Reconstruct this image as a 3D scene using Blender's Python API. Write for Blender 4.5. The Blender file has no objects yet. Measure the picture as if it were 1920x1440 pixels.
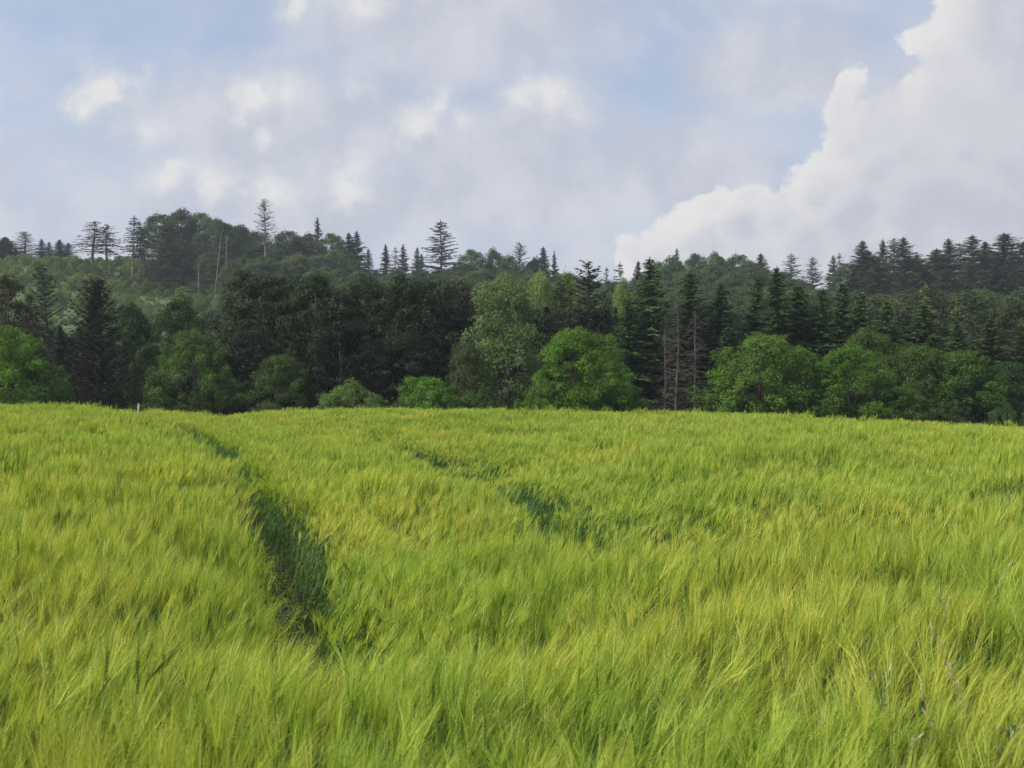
import bpy, math, random
import numpy as np

random.seed(7)
rng = np.random.default_rng(7)
PI = math.pi
sc = bpy.context.scene
col = sc.collection

# ------------------------------------------------------------------ camera
EYE = 1.75            # eye height above the soil where the photographer stands
F = 2318.0            # focal length in photograph pixels (1920 wide)
HOR = 730.0           # eye level in photograph pixels
cam_d = bpy.data.cameras.new('camera')
cam_d.sensor_width = 36.0
cam_d.lens = 36.0 * F / 1920.0
cam_d.clip_start = 0.05
cam_d.clip_end = 9000
cam_d.dof.use_dof = True
cam_d.dof.focus_distance = 13.0
cam_d.dof.aperture_fstop = 8.0
cam = bpy.data.objects.new('camera', cam_d)
cam.location = (0, 0, EYE)
cam.rotation_euler = (PI / 2 + (HOR - 720.0) / F, 0, 0)
col.objects.link(cam)
sc.camera = cam

# ------------------------------------------------------------------ light
SUN = np.array([-0.76, -0.16, 0.72]); SUN /= np.linalg.norm(SUN)
sun_d = bpy.data.lights.new('sun', 'SUN')
sun_d.energy = 4.4
sun_d.angle = math.radians(1.5)
sun_d.color = (1.0, 0.955, 0.86)
sun = bpy.data.objects.new('sun', sun_d)
from mathutils import Vector, Matrix
sun.rotation_euler = Vector((-SUN[0], -SUN[1], -SUN[2])).to_track_quat('-Z', 'Y').to_euler()
sun.location = (-40, 10, 60)
col.objects.link(sun)

sc.view_settings.view_transform = 'Standard'
sc.view_settings.look = 'None'
sc.view_settings.exposure = 0.0
sc.view_settings.gamma = 1.0
sc.view_settings.use_curve_mapping = False
sc.cycles.max_bounces = 5
sc.cycles.diffuse_bounces = 2
sc.cycles.transmission_bounces = 3
sc.cycles.transparent_max_bounces = 4
sc.cycles.volume_bounces = 0
sc.cycles.use_denoising = True
sc.cycles.denoising_prefilter = 'NONE'
sc.cycles.adaptive_threshold = 0.02


# ------------------------------------------------------------------ sky with clouds
class NT:
    """tiny node-tree writer"""
    def __init__(self, tree):
        self.t = tree
    def n(self, typ, **kw):
        nd = self.t.nodes.new(typ)
        for k, v in kw.items():
            setattr(nd, k, v)
        return nd
    def put(self, sock, v):
        if v is None:
            return
        if isinstance(v, bpy.types.NodeSocket):
            self.t.links.new(v, sock)
        else:
            sock.default_value = v
    def m(self, op, a, b=None, c=None, clamp=False):
        nd = self.n('ShaderNodeMath', operation=op, use_clamp=clamp)
        for i, v in enumerate((a, b, c)):
            self.put(nd.inputs[i], v)
        return nd.outputs[0]
    def v(self, op, a, b=None, c=None):
        nd = self.n('ShaderNodeVectorMath', operation=op)
        for i, v in enumerate((a, b, c)):
            self.put(nd.inputs[i], v)
        return nd.outputs['Value'] if op in ('LENGTH', 'DOT_PRODUCT', 'DISTANCE') else nd.outputs[0]
    def noise(self, vec, scale, detail=4, rough=0.5, dist=0.0, dims='3D', color=False):
        nd = self.n('ShaderNodeTexNoise', noise_dimensions=dims)
        self.put(nd.inputs['Vector'], vec)
        nd.inputs['Scale'].default_value = scale
        nd.inputs['Detail'].default_value = detail
        nd.inputs['Roughness'].default_value = rough
        nd.inputs['Distortion'].default_value = dist
        return nd.outputs['Color' if color else 'Fac']
    def ramp(self, x, a, b, lo=0.0, hi=1.0, smooth=True):
        nd = self.n('ShaderNodeMapRange', interpolation_type='SMOOTHSTEP' if smooth else 'LINEAR')
        self.put(nd.inputs['Value'], x)
        nd.inputs['From Min'].default_value = a
        nd.inputs['From Max'].default_value = b
        nd.inputs['To Min'].default_value = lo
        nd.inputs['To Max'].default_value = hi
        return nd.outputs[0]
    def mix(self, f, a, b, mode='MIX'):
        nd = self.n('ShaderNodeMix', data_type='RGBA', blend_type=mode)
        self.put(nd.inputs['Factor'], f)
        for s, v in ((nd.inputs[6], a), (nd.inputs[7], b)):
            if isinstance(v, (tuple, list)) and len(v) == 3:
                v = (*v, 1)
            self.put(s, v)
        return nd.outputs[2]


world = bpy.data.worlds.new('World')
sc.world = world
world.use_nodes = True
wt = world.node_tree
wt.nodes.clear()
W = NT(wt)
world.cycles.sampling_method = 'MANUAL'
world.cycles.sample_map_resolution = 512

# clouds, given as directions in the sky (1 unit = 2.47 degrees of arc)
BANK = [  # the big cumulus bank climbing to the right: x, y, radius
    (11.85, 4.85, 0.42), (12.5, 4.55, 0.46), (13.4, 4.05, 0.46), (14.05, 3.82, 0.42), (14.6, 4.25, 0.65), (15.35, 3.85, 0.85), (15.85, 3.05, 0.66),
    (15.6, 2.35, 0.36), (15.72, 1.98, 0.28), (15.98, 1.82, 0.2), (16.5, 2.7, 0.7), (16.8, 2.12, 0.32), (16.95, 1.75, 0.2), (16.85, 1.2, 0.27), (17.15, 1.15, 0.3), (12.9, 4.3, 0.45),
    (17.25, 1.55, 0.36), (17.6, 2.5, 1.0), (18.0, 0.9, 0.8), (17.85, 0.2, 0.62), (18.9, 1.0, 1.7), (19.2, 3.0, 1.9), (17.4, 4.4, 1.7), (15.9, 5.0, 1.2),
    (14.2, 5.0, 0.75), (13.6, 4.7, 0.6), (13.0, 5.0, 0.5), (20.8, 3.0, 2.6)]
PUFFS = [  # white heads standing in the grey mass left of the middle
    (2.3, 2.25, 0.62), (2.65, 1.85, 0.36), (1.9, 2.5, 0.45), (2.9, 2.7, 0.4), (4.85, 2.25, 0.58), (5.4, 2.05, 0.42), (5.0, 2.75, 0.42), (6.72, 1.82, 0.2), (7.95, 2.45, 0.5),
    (8.2, 2.05, 0.36), (8.6, 2.2, 0.36), (10.4, 1.85, 0.55), (10.8, 2.15, 0.42), (9.85, 2.0, 0.38), (3.3, 3.6, 0.55), (4.2, 3.65, 0.5), (5.2, 3.75, 0.5), (6.6, 3.65, 0.6), (0.2, 4.35, 0.3),
    (5.7, 0.3, 0.5), (6.8, 0.4, 0.5)]
MASS = [  # soft grey masses: x, y, half extents
    (5.6, 2.5, 4.6, 1.15), (5.6, 3.8, 4.2, 0.85), (9.4, 3.2, 2.8, 1.7), (8.4, 0.5, 3.7, 1.35), (14.4, 1.55, 2.0, 1.15), (10.2, 2.1, 1.4, 0.8), (12.8, 3.3, 2.2, 1.0)]


def sky_group(name, fn):
    g = bpy.data.node_groups.new(name, 'ShaderNodeTree')
    g.interface.new_socket('P', in_out='INPUT', socket_type='NodeSocketVector')
    g.interface.new_socket('D', in_out='OUTPUT', socket_type='NodeSocketFloat')
    N = NT(g)
    gi = N.n('NodeGroupInput'); go = N.n('NodeGroupOutput')
    N.put(go.inputs[0], fn(N, gi.outputs[0]))
    return g


def billow(N, P, sc1, a1, sc2, a2):
    w = N.v('SUBTRACT', N.noise(P, sc1, 3, 0.5, color=True), (0.5, 0.5, 0.5))
    w2 = N.v('SUBTRACT', N.noise(P, sc2, 5, 0.62, color=True), (0.5, 0.5, 0.5))
    q = N.v('MULTIPLY_ADD', w, (a1, a1, 0.0), P)
    q = N.v('MULTIPLY_ADD', w2, (a2, a2, 0.0), q)
    return N.v('MULTIPLY', q, (1, 1, 0))


def discs(N, q, lst, k):
    acc = None
    for (cx, cy, rr) in lst:
        l = N.m('SUBTRACT', N.v('DISTANCE', q, (cx, cy, 0)), rr)
        acc = l if acc is None else N.m('SMOOTH_MIN', acc, l, k)
    return N.m('MULTIPLY', acc, -1.0)


def bank_fn(N, P):
    d = discs(N, billow(N, P, 1.1, 0.5, 2.7, 0.50), BANK, 0.20)
    # cloud of the same kind all round the sky
    far = N.m('MULTIPLY_ADD', N.noise(N.v('ADD', P, (3.0, 11.0, 5.0)), 0.13, 6, 0.55), 9.0, -5.9)
    return N.m('MAXIMUM', d, far)


def puff_fn(N, P):
    return discs(N, billow(N, P, 0.9, 0.8, 2.6, 0.55), PUFFS, 0.3)


def mass_fn(N, P):
    q = billow(N, P, 0.5, 1.3, 1.7, 0.6)
    acc = None
    for (cx, cy, rx, ry) in MASS:
        l = N.v('LENGTH', N.v('MULTIPLY_ADD', q, (1 / rx, 1 / ry, 0), (-cx / rx, -cy / ry, 0)))
        acc = l if acc is None else N.m('SMOOTH_MIN', acc, l, 0.2)
    far = N.m('MULTIPLY_ADD', N.noise(P, 0.2, 5, 0.5), 4.0, -2.0)
    return N.m('MAXIMUM', N.m('SUBTRACT', 1.0, acc), far)


tc = W.n('ShaderNodeTexCoord')
sep = W.n('ShaderNodeSeparateXYZ')
W.put(sep.inputs[0], tc.outputs['Generated'])
az = W.m('ARCTAN2', sep.outputs[0], sep.outputs[1])
el = W.m('ARCSINE', sep.outputs[2])
U = F / 100.0
comb = W.n('ShaderNodeCombineXYZ')
W.put(comb.inputs[0], W.m('MULTIPLY_ADD', az, U, 9.6))
W.put(comb.inputs[1], W.m('MULTIPLY_ADD', el, -U, HOR / 100.0))
P = comb.outputs[0]
G_BANK = sky_group('cloud_bank', bank_fn); G_PUFF = sky_group('cloud_puffs', puff_fn); G_MASS = sky_group('cloud_mass', mass_fn)


def dens(g, vec):
    nd = W.n('ShaderNodeGroup'); nd.node_tree = g
    W.put(nd.inputs[0], vec)
    return nd.outputs[0]


n_mid = W.noise(P, 0.6, 5, 0.55)
n_fine = W.noise(P, 2.0, 5, 0.6)
WHITE = (0.81, 0.80, 0.795)
# thin high veil over the blue
veil_n = W.noise(W.v('MULTIPLY', P, (0.5, 1.0, 1.0)), 0.4, 6, 0.55, 0.8)
veil = W.ramp(veil_n, 0.32, 0.68, 0.44, 0.88)
low = W.ramp(el, 0.03, 0.26, 0.55, 0.0)
veil = W.m('ADD', veil, low, clamp=True)
vcol = W.mix(W.ramp(n_mid, 0.4, 0.65), (0.55, 0.61, 0.735), (0.64, 0.67, 0.745))
# grey masses
dm = dens(G_MASS, P)
m_a = W.m('MULTIPLY', W.ramp(dm, -0.18, 0.55), 0.93)
m_col = W.mix(W.ramp(n_mid, 0.38, 0.66), (0.535, 0.565, 0.66), (0.655, 0.665, 0.735))
# their white heads, lit from the left and above
dp = dens(G_PUFF, P)
dp1 = dens(G_PUFF, W.v('ADD', P, (-0.22, -0.30, 0)))
p_a = W.ramp(W.m('ADD', dp, W.m('MULTIPLY_ADD', n_fine, 0.8, -0.4)), -0.28, 0.50)
p_l = W.ramp(W.m('SUBTRACT', dp, dp1), -0.34, 0.30)
p_a = W.m('MULTIPLY', p_a, W.m('MULTIPLY_ADD', p_l, 0.85, 0.10))
m_col = W.mix(p_a, m_col, WHITE)
m_a = W.m('MAXIMUM', m_a, p_a)
# the bank: bright rim, grey inside
db_ = dens(G_BANK, P)
b_a = W.ramp(db_, -0.02, 0.11)
db1 = dens(G_BANK, W.v('ADD', P, (-0.55, -0.45, 0)))
rim = W.m('MULTIPLY', W.ramp(W.m('SUBTRACT', db_, db1), -0.30, 0.62), W.ramp(W.m('ADD', db_, W.m('MULTIPLY_ADD', n_mid, 1.6, -0.8)), 1.0, -0.05))
b_col = W.mix(rim, W.mix(W.ramp(n_mid, 0.35, 0.65), (0.55, 0.57, 0.655), (0.645, 0.65, 0.715)), WHITE)

sky = W.n('ShaderNodeTexSky', sky_type='NISHITA')
sky.sun_disc = False
sky.sun_elevation = math.asin(SUN[2])
sky.sun_rotation = math.atan2(SUN[0], SUN[1])
sky.altitude = 300
sky.air_density = 1.0
sky.dust_density = 1.2
sky.ozone_density = 1.4
b_sky = W.n('ShaderNodeBackground'); W.put(b_sky.inputs[0], sky.outputs[0]); b_sky.inputs[1].default_value = 0.15
b_veil = W.n('ShaderNodeBackground'); W.put(b_veil.inputs[0], vcol)
b_m = W.n('ShaderNodeBackground'); W.put(b_m.inputs[0], m_col)
b_b = W.n('ShaderNodeBackground'); W.put(b_b.inputs[0], b_col)
m2 = b_sky
for fac, sh in ((veil, b_veil), (m_a, b_m), (b_a, b_b)):
    mx_ = W.n('ShaderNodeMixShader'); W.put(mx_.inputs[0], fac); W.put(mx_.inputs[1], m2.outputs[0]); W.put(mx_.inputs[2], sh.outputs[0])
    m2 = mx_
wo = W.n('ShaderNodeOutputWorld'); W.put(wo.inputs[0], m2.outputs[0])


# ------------------------------------------------------------------ numpy helpers
def hash2(ix, iy, seed):
    h = (ix.astype(np.int64) * 374761393 + iy.astype(np.int64) * 668265263 + seed * 982451653) & 0xFFFFFFFF
    h = ((h ^ (h >> 13)) * 1274126177) & 0xFFFFFFFF
    h = h ^ (h >> 16)
    return (h & 0xFFFFFF) / float(0xFFFFFF)


def vnoise(x, y, seed=0):
    x = np.asarray(x, float); y = np.asarray(y, float)
    ix = np.floor(x); iy = np.floor(y)
    fx = x - ix; fy = y - iy
    fx = fx * fx * (3 - 2 * fx); fy = fy * fy * (3 - 2 * fy)
    a = hash2(ix, iy, seed); b = hash2(ix + 1, iy, seed); c = hash2(ix, iy + 1, seed); d = hash2(ix + 1, iy + 1, seed)
    return (a * (1 - fx) + b * fx) * (1 - fy) + (c * (1 - fx) + d * fx) * fy


def fbm(x, y, seed=0, oct=3):
    s = 0.0; a = 0.5; t = 0.0
    for i in range(oct):
        s = s + a * vnoise(x * 2 ** i, y * 2 ** i, seed + i); t += a; a *= 0.5
    return s / t


def sstep(x, a, b):
    t = np.clip((x - a) / (b - a), 0, 1)
    return t * t * (3 - 2 * t)


RID_PX = np.array([-2500, -900, 0, 250, 350, 600, 850, 1150, 1350, 1700, 1920, 2600, 4500], float)
RID_Z = np.array([30, 34.5, 34.5, 34, 31, 27, 20, 13, 18, 22, 25, 27, 22], float)
RS = 1.4               # the ridge lies about 450 m off
RID_X = (RID_PX - 960) / F * 330.0 * RS
RID_Z = RID_Z * RS


# the wheel tracks of the sprayer, as seen on the ground
TR_A = np.array([(-24, 62), (-18.5, 54), (-13.8, 46), (-9.6, 35.8), (-5.95, 24.6), (-3.6, 16.4), (-2.0, 10.4), (-1.38, 7.6), (-1.02, 6.0), (-0.9, 5.2)], float)
TR_A2 = np.array([(-0.85, 5.6), (-1.25, 5.35), (-2.2, 5.55), (-3.6, 5.7), (-6, 5.9)], float)
TR_B = np.array([(-16, 62), (-10.2, 46), (-6.6, 38), (-3.4, 29), (-1.4, 20.7), (-0.5, 16.4), (0.2, 12.3), (0.55, 9.6), (1.0, 8.4), (1.7, 8.0), (3.2, 7.95), (5, 8.2), (9, 9.0)], float)
TR_C = np.array([(-1.0, 19.0), (1.2, 18.0), (4.0, 17.5), (9.0, 18.0), (16.0, 20.0)], float)


TR_BV = TR_B[:9][::-1]


def dist_poly(x, y, poly):
    best = np.full(x.shape, 1e9)
    for (a, b) in zip(poly[:-1], poly[1:]):
        d = b - a; L2 = d @ d
        t = np.clip(((x - a[0]) * d[0] + (y - a[1]) * d[1]) / L2, 0, 1)
        best = np.minimum(best, np.hypot(x - a[0] - t * d[0], y - a[1] - t * d[1]))
    return best


def hollow(x, y):
    """the shallow hollows the wheel tracks run in: steep on the windward side, gentle on the lee side"""
    z = np.zeros(np.shape(x))
    m = (y > 1) & (y < 75) & (np.abs(x) < 45)
    if not np.any(m):
        return z
    xx, yy = x[m], y[m]
    da = dist_poly(xx, yy, TR_A); right = xx > np.interp(yy, TR_A[::-1, 1], TR_A[::-1, 0])
    w = 1 + yy / 22.0
    h = 0.30 * np.exp(-(da / np.where(right, 1.25 * w, 0.45 * w)) ** 2) * sstep(yy, 3.9, 5.2)
    db = dist_poly(xx, yy, TR_B); right = xx > np.interp(yy, TR_BV[:, 1], TR_BV[:, 0])
    h = h + 0.17 * np.exp(-(db / np.where(right & (yy > 8.6), 1.2 * w, 0.55 * w)) ** 2)
    h = h + 0.13 * np.exp(-(dist_poly(xx, yy, TR_A2) / 0.5) ** 2)
    h = h + 0.14 * np.exp(-(dist_poly(xx, yy, TR_C) / 1.0) ** 2)
    z[m] = h
    return z


def ground(x, y):
    """terrain height; the field lies on a low swell, a dip runs along the wood, a ridge rises behind"""
    x = np.asarray(x, float); y = np.asarray(y, float)
    z = -0.012 * np.clip(x, -60, 60) * sstep(y, 3, 40) - 0.0013 * np.clip(x, 0, 40) ** 2 * sstep(y, 8, 40)
    z = z + 0.20 * (fbm(x / 9.0, y / 7.0, 11, 2) - 0.5) * sstep(np.hypot(x, y), 4, 14)
    z = z - (hollow(np.atleast_1d(x), np.atleast_1d(y)).reshape(np.shape(z)))
    drop = sstep(y, 46, 100) * sstep(y, 38, 58)
    valley = -3.6
    z = z * (1 - drop) + valley * drop
    rid = np.interp(x, RID_X, RID_Z)
    hill = sstep(y, 175, 470)
    back = 1 - 0.65 * sstep(y, 540, 1200)
    z = z + (rid + 3.6) * hill * back
    z = z + 2.0 * (fbm(x / 40.0, y / 40.0, 21, 2) - 0.5) * hill
    return z


def mesh_obj(name, V, faces, mats, parent=None, midx=None, smooth=False, link=True, var=None):
    """V (n,3); faces: list of arrays of equal width index rows"""
    me = bpy.data.meshes.new(name)
    V = np.asarray(V, np.float32)
    me.vertices.add(len(V)); me.vertices.foreach_set('co', V.ravel())
    loops = np.concatenate([f.ravel() for f in faces]).astype(np.int32)
    tot = np.concatenate([np.full(len(f), f.shape[1]) for f in faces]).astype(np.int32)
    st = np.concatenate([[0], np.cumsum(tot)[:-1]]).astype(np.int32)
    me.loops.add(len(loops)); me.loops.foreach_set('vertex_index', loops)
    me.polygons.add(len(tot)); me.polygons.foreach_set('loop_start', st); me.polygons.foreach_set('loop_total', tot)
    for m in mats:
        me.materials.append(m)
    if midx is not None:
        me.polygons.foreach_set('material_index', np.asarray(midx, np.int32))
    me.polygons.foreach_set('use_smooth', np.full(len(tot), smooth))
    if var is not None:
        a = me.attributes.new('var', 'FLOAT', 'POINT'); a.data.foreach_set('value', np.asarray(var, np.float32))
    me.update(calc_edges=True)
    o = bpy.data.objects.new(name, me)
    if link:
        col.objects.link(o)
    if parent is not None:
        o.parent = parent
    return o


class Geo:
    """collects pieces, then becomes one mesh"""
    def __init__(self):
        self.V = []; self.Q = []; self.T = []; self.n = 0; self.var = []; self.qm = []; self.tm = []
    def add(self, V, Q=None, T=None, var=0.5, mat=0):
        V = np.asarray(V, float).reshape(-1, 3)
        if Q is not None and len(Q):
            Q = np.asarray(Q).reshape(-1, 4); self.Q.append(Q + self.n); self.qm.append(np.full(len(Q), mat))
        if T is not None and len(T):
            T = np.asarray(T).reshape(-1, 3); self.T.append(T + self.n); self.tm.append(np.full(len(T), mat))
        self.V.append(V); self.n += len(V)
        self.var.append(np.broadcast_to(np.asarray(var, float), (len(V),)))
    def tube(self, pts, rad, sides=5, mat=0, var=0.5):
        pts = np.asarray(pts, float); rad = np.asarray(rad, float); k = len(pts)
        t = np.gradient(pts, axis=0); t /= np.linalg.norm(t, axis=1)[:, None] + 1e-9
        ref = np.array([1.0, 0, 0]) if abs(t[0][0]) < 0.8 else np.array([0, 1.0, 0])
        u = np.cross(t, ref); u /= np.linalg.norm(u, axis=1)[:, None] + 1e-9
        w = np.cross(t, u)
        a = np.linspace(0, 2 * PI, sides, endpoint=False)
        V = pts[:, None] + rad[:, None, None] * (np.cos(a)[None, :, None] * u[:, None] + np.sin(a)[None, :, None] * w[:, None])
        i = np.arange(k - 1)[:, None] * sides; j = np.arange(sides)[None]; j2 = (j + 1) % sides
        Q = np.stack([i + j, i + j2, i + sides + j2, i + sides + j], -1)
        self.add(V, Q, var=var, mat=mat)
    def cards(self, c, d, nrm, L, Wd, var, mat=0, fold=0.15, taper=0.0):
        """diamond leaves: centre c, long direction d, normal nrm"""
        s = np.cross(d, nrm); s /= np.linalg.norm(s, axis=1)[:, None] + 1e-9
        L = np.asarray(L)[:, None]; Wd = np.asarray(Wd)[:, None]
        m = c - d * L * taper
        V = np.stack([c - d * L / 2, m + s * Wd / 2 - nrm * Wd * fold, c + d * L / 2, m - s * Wd / 2 - nrm * Wd * fold], 1)
        Q = np.arange(len(c) * 4).reshape(-1, 4)
        self.add(V.reshape(-1, 3), Q, var=np.repeat(var, 4), mat=mat)
    def obj(self, name, mats, **kw):
        faces = []; mi = []
        if self.Q:
            faces.append(np.concatenate(self.Q)); mi.append(np.concatenate(self.qm))
        if self.T:
            faces.append(np.concatenate(self.T)); mi.append(np.concatenate(self.tm))
        return mesh_obj(name, np.concatenate(self.V), faces, mats, midx=np.concatenate(mi), var=np.concatenate(self.var), **kw)


def unit(v):
    return v / (np.linalg.norm(v, axis=-1, keepdims=True) + 1e-9)


def tag(o, label=None, cat=None, group=None, kind=None):
    if label: o['label'] = label
    if cat: o['category'] = cat
    if group: o['group'] = group
    if kind: o['kind'] = kind
    return o


# ------------------------------------------------------------------ materials
def new_mat(name):
    m = bpy.data.materials.new(name); m.use_nodes = True
    m.node_tree.nodes.clear()
    N = NT(m.node_tree)
    out = N.n('ShaderNodeOutputMaterial')
    return m, N, out


def attr(N, name, typ='GEOMETRY'):
    a = N.n('ShaderNodeAttribute', attribute_type=typ, attribute_name=name)
    return a


def leaf_material(name, trans=0.3, lo=0.55, hi=1.5, warm=(1.18, 1.0, 0.75), rough=0.55, spec=0.25):
    m, N, out = new_mat(name)
    tint = attr(N, 'tint', 'INSTANCER').outputs['Color']
    var = attr(N, 'var').outputs['Fac']
    k = N.ramp(var, 0, 1, lo, hi, smooth=False)
    c = N.mix(1.0, tint, N.mix(var, (1, 1, 1), warm), 'MULTIPLY')
    v = N.n('ShaderNodeVectorMath', operation='SCALE'); N.put(v.inputs[0], c); N.put(v.inputs['Scale'], k)
    p = N.n('ShaderNodeBsdfPrincipled'); N.put(p.inputs['Base Color'], v.outputs[0])
    p.inputs['Roughness'].default_value = rough
    p.inputs['Specular IOR Level'].default_value = spec
    t = N.n('ShaderNodeBsdfTranslucent')
    tc_ = N.mix(1.0, v.outputs[0], (1.25, 1.35, 0.6), 'MULTIPLY'); N.put(t.inputs[0], tc_)
    mx = N.n('ShaderNodeMixShader'); mx.inputs[0].default_value = trans
    N.put(mx.inputs[1], p.outputs[0]); N.put(mx.inputs[2], t.outputs[0]); N.put(out.inputs[0], mx.outputs[0])
    return m


def bark_material(name, a, b, scale=6):
    m, N, out = new_mat(name)
    tcn = N.n('ShaderNodeTexCoord')
    f = N.noise(N.v('MULTIPLY', tcn.outputs['Object'], (1, 1, 0.25)), scale, 5, 0.6)
    c = N.mix(N.ramp(f, 0.35, 0.65), a, b)
    p = N.n('ShaderNodeBsdfPrincipled'); N.put(p.inputs['Base Color'], c); p.inputs['Roughness'].default_value = 0.9
    bm = N.n('ShaderNodeBump'); bm.inputs['Strength'].default_value = 0.6; N.put(bm.inputs['Height'], f); N.put(p.inputs['Normal'], bm.outputs[0])
    N.put(out.inputs[0], p.outputs[0])
    return m


M_LEAF = leaf_material('broad_leaves', 0.38)
M_NEEDLE = leaf_material('needles', 0.12, 0.5, 1.5, (1.1, 1.0, 0.85), 0.6, 0.2)
M_BARK = bark_material('bark', (0.05, 0.04, 0.032), (0.12, 0.10, 0.08))
M_BARK_PALE = bark_material('pale_bark', (0.16, 0.14, 0.12), (0.34, 0.31, 0.28))
M_DEAD = bark_material('dead_wood', (0.065, 0.055, 0.048), (0.13, 0.112, 0.10))


def ground_material():
    m, N, out = new_mat('soil_and_grass')
    g = N.n('ShaderNodeNewGeometry')
    pos = g.outputs['Position']
    sp = N.n('ShaderNodeSeparateXYZ'); N.put(sp.inputs[0], pos)
    n1 = N.noise(pos, 3.0, 8, 0.65)
    n2 = N.noise(pos, 0.12, 4, 0.5)
    soil = N.mix(N.ramp(n1, 0.3, 0.7), (0.045, 0.034, 0.022), (0.12, 0.092, 0.06))
    grass = N.mix(N.ramp(n2, 0.3, 0.7), (0.065, 0.11, 0.028), (0.12, 0.17, 0.045))
    grass = N.mix(N.ramp(n1, 0.3, 0.7, 0.0, 0.5), grass, (0.04, 0.06, 0.02))
    f = N.ramp(N.m('MULTIPLY_ADD', n2, 6.0, sp.outputs[1]), 64, 70)
    c = N.mix(f, soil, grass)
    p = N.n('ShaderNodeBsdfPrincipled'); N.put(p.inputs['Base Color'], c); p.inputs['Roughness'].default_value = 0.95
    bm = N.n('ShaderNodeBump'); bm.inputs['Strength'].default_value = 0.8; bm.inputs['Distance'].default_value = 0.05
    N.put(bm.inputs['Height'], n1); N.put(p.inputs['Normal'], bm.outputs[0])
    N.put(out.inputs[0], p.outputs[0])
    return m


# ------------------------------------------------------------------ ground sheet
def axis(vals):
    return np.unique(np.concatenate(vals))


gy = axis([np.linspace(-3000, -60, 8), np.linspace(-60, 90, 101), np.linspace(2, 28, 80), np.linspace(28, 60, 54), np.linspace(90, 600, 103), np.linspace(600, 1200, 14), np.linspace(1200, 6000, 9)])
gx = axis([np.linspace(-5000, -400, 10), np.linspace(-400, 400, 121), np.linspace(-45, 45, 61), np.linspace(-12, 8, 81), np.linspace(400, 5000, 10)])
GX, GY = np.meshgrid(gx, gy)
GZ = ground(GX, GY)
nx, ny = len(gx), len(gy)
ii = (np.arange(ny - 1)[:, None] * nx + np.arange(nx - 1)[None]).ravel()
tag(mesh_obj('ground', np.stack([GX, GY, GZ], -1).reshape(-1, 3), [np.stack([ii, ii + 1, ii + nx + 1, ii + nx], 1)], [ground_material()], smooth=True),
    'soil of the field and the grassy slope of the ridge behind', kind='structure')


# ------------------------------------------------------------------ instancing for uncountable vegetation
def scatter(name, protos, pos, rot, scl, idx, tint, label, cat):
    """one object: points that carry a plant each (geometry nodes)"""
    c = bpy.data.collections.new(name + '_kinds')
    for k, p in enumerate(protos):
        p.name = '%s_kind_%02d' % (name, k)
        c.objects.link(p)
    order = sorted(range(len(protos)), key=lambda k: protos[k].name)
    me = bpy.data.meshes.new(name)
    n = len(pos)
    me.vertices.add(n); me.vertices.foreach_set('co', np.asarray(pos, np.float32).ravel())
    for nm, ty, dat in (('rot', 'FLOAT_VECTOR', rot), ('scl', 'FLOAT_VECTOR', scl), ('tint', 'FLOAT_VECTOR', tint)):
        a = me.attributes.new(nm, ty, 'POINT'); a.data.foreach_set('vector', np.asarray(dat, np.float32).ravel())
    a = me.attributes.new('kind_index', 'INT', 'POINT'); a.data.foreach_set('value', np.asarray(idx, np.int32))
    o = bpy.data.objects.new(name, me); col.objects.link(o)
    g = bpy.data.node_groups.new(name + '_nodes', 'GeometryNodeTree')
    g.interface.new_socket('Geometry', in_out='INPUT', socket_type='NodeSocketGeometry')
    g.interface.new_socket('Geometry', in_out='OUTPUT', socket_type='NodeSocketGeometry')
    N = NT(g)
    gi = N.n('NodeGroupInput'); go = N.n('NodeGroupOutput')
    ci = N.n('GeometryNodeCollectionInfo'); ci.inputs['Collection'].default_value = c
    ci.inputs['Separate Children'].default_value = True; ci.inputs['Reset Children'].default_value = True
    ip = N.n('GeometryNodeInstanceOnPoints')
    def na(nm, ty):
        x = N.n('GeometryNodeInputNamedAttribute', data_type=ty); x.inputs['Name'].default_value = nm
        return x.outputs['Attribute']
    N.put(ip.inputs['Points'], gi.outputs[0]); N.put(ip.inputs['Instance'], ci.outputs[0])
    ip.inputs['Pick Instance'].default_value = True
    N.put(ip.inputs['Instance Index'], na('kind_index', 'INT'))
    er = N.n('FunctionNodeEulerToRotation'); N.put(er.inputs[0], na('rot', 'FLOAT_VECTOR'))
    N.put(ip.inputs['Rotation'], er.outputs[0])
    N.put(ip.inputs['Scale'], na('scl', 'FLOAT_VECTOR'))
    N.put(go.inputs[0], ip.outputs[0])
    md = o.modifiers.new('scatter', 'NODES'); md.node_group = g
    return tag(o, label, cat, kind='stuff')


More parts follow.
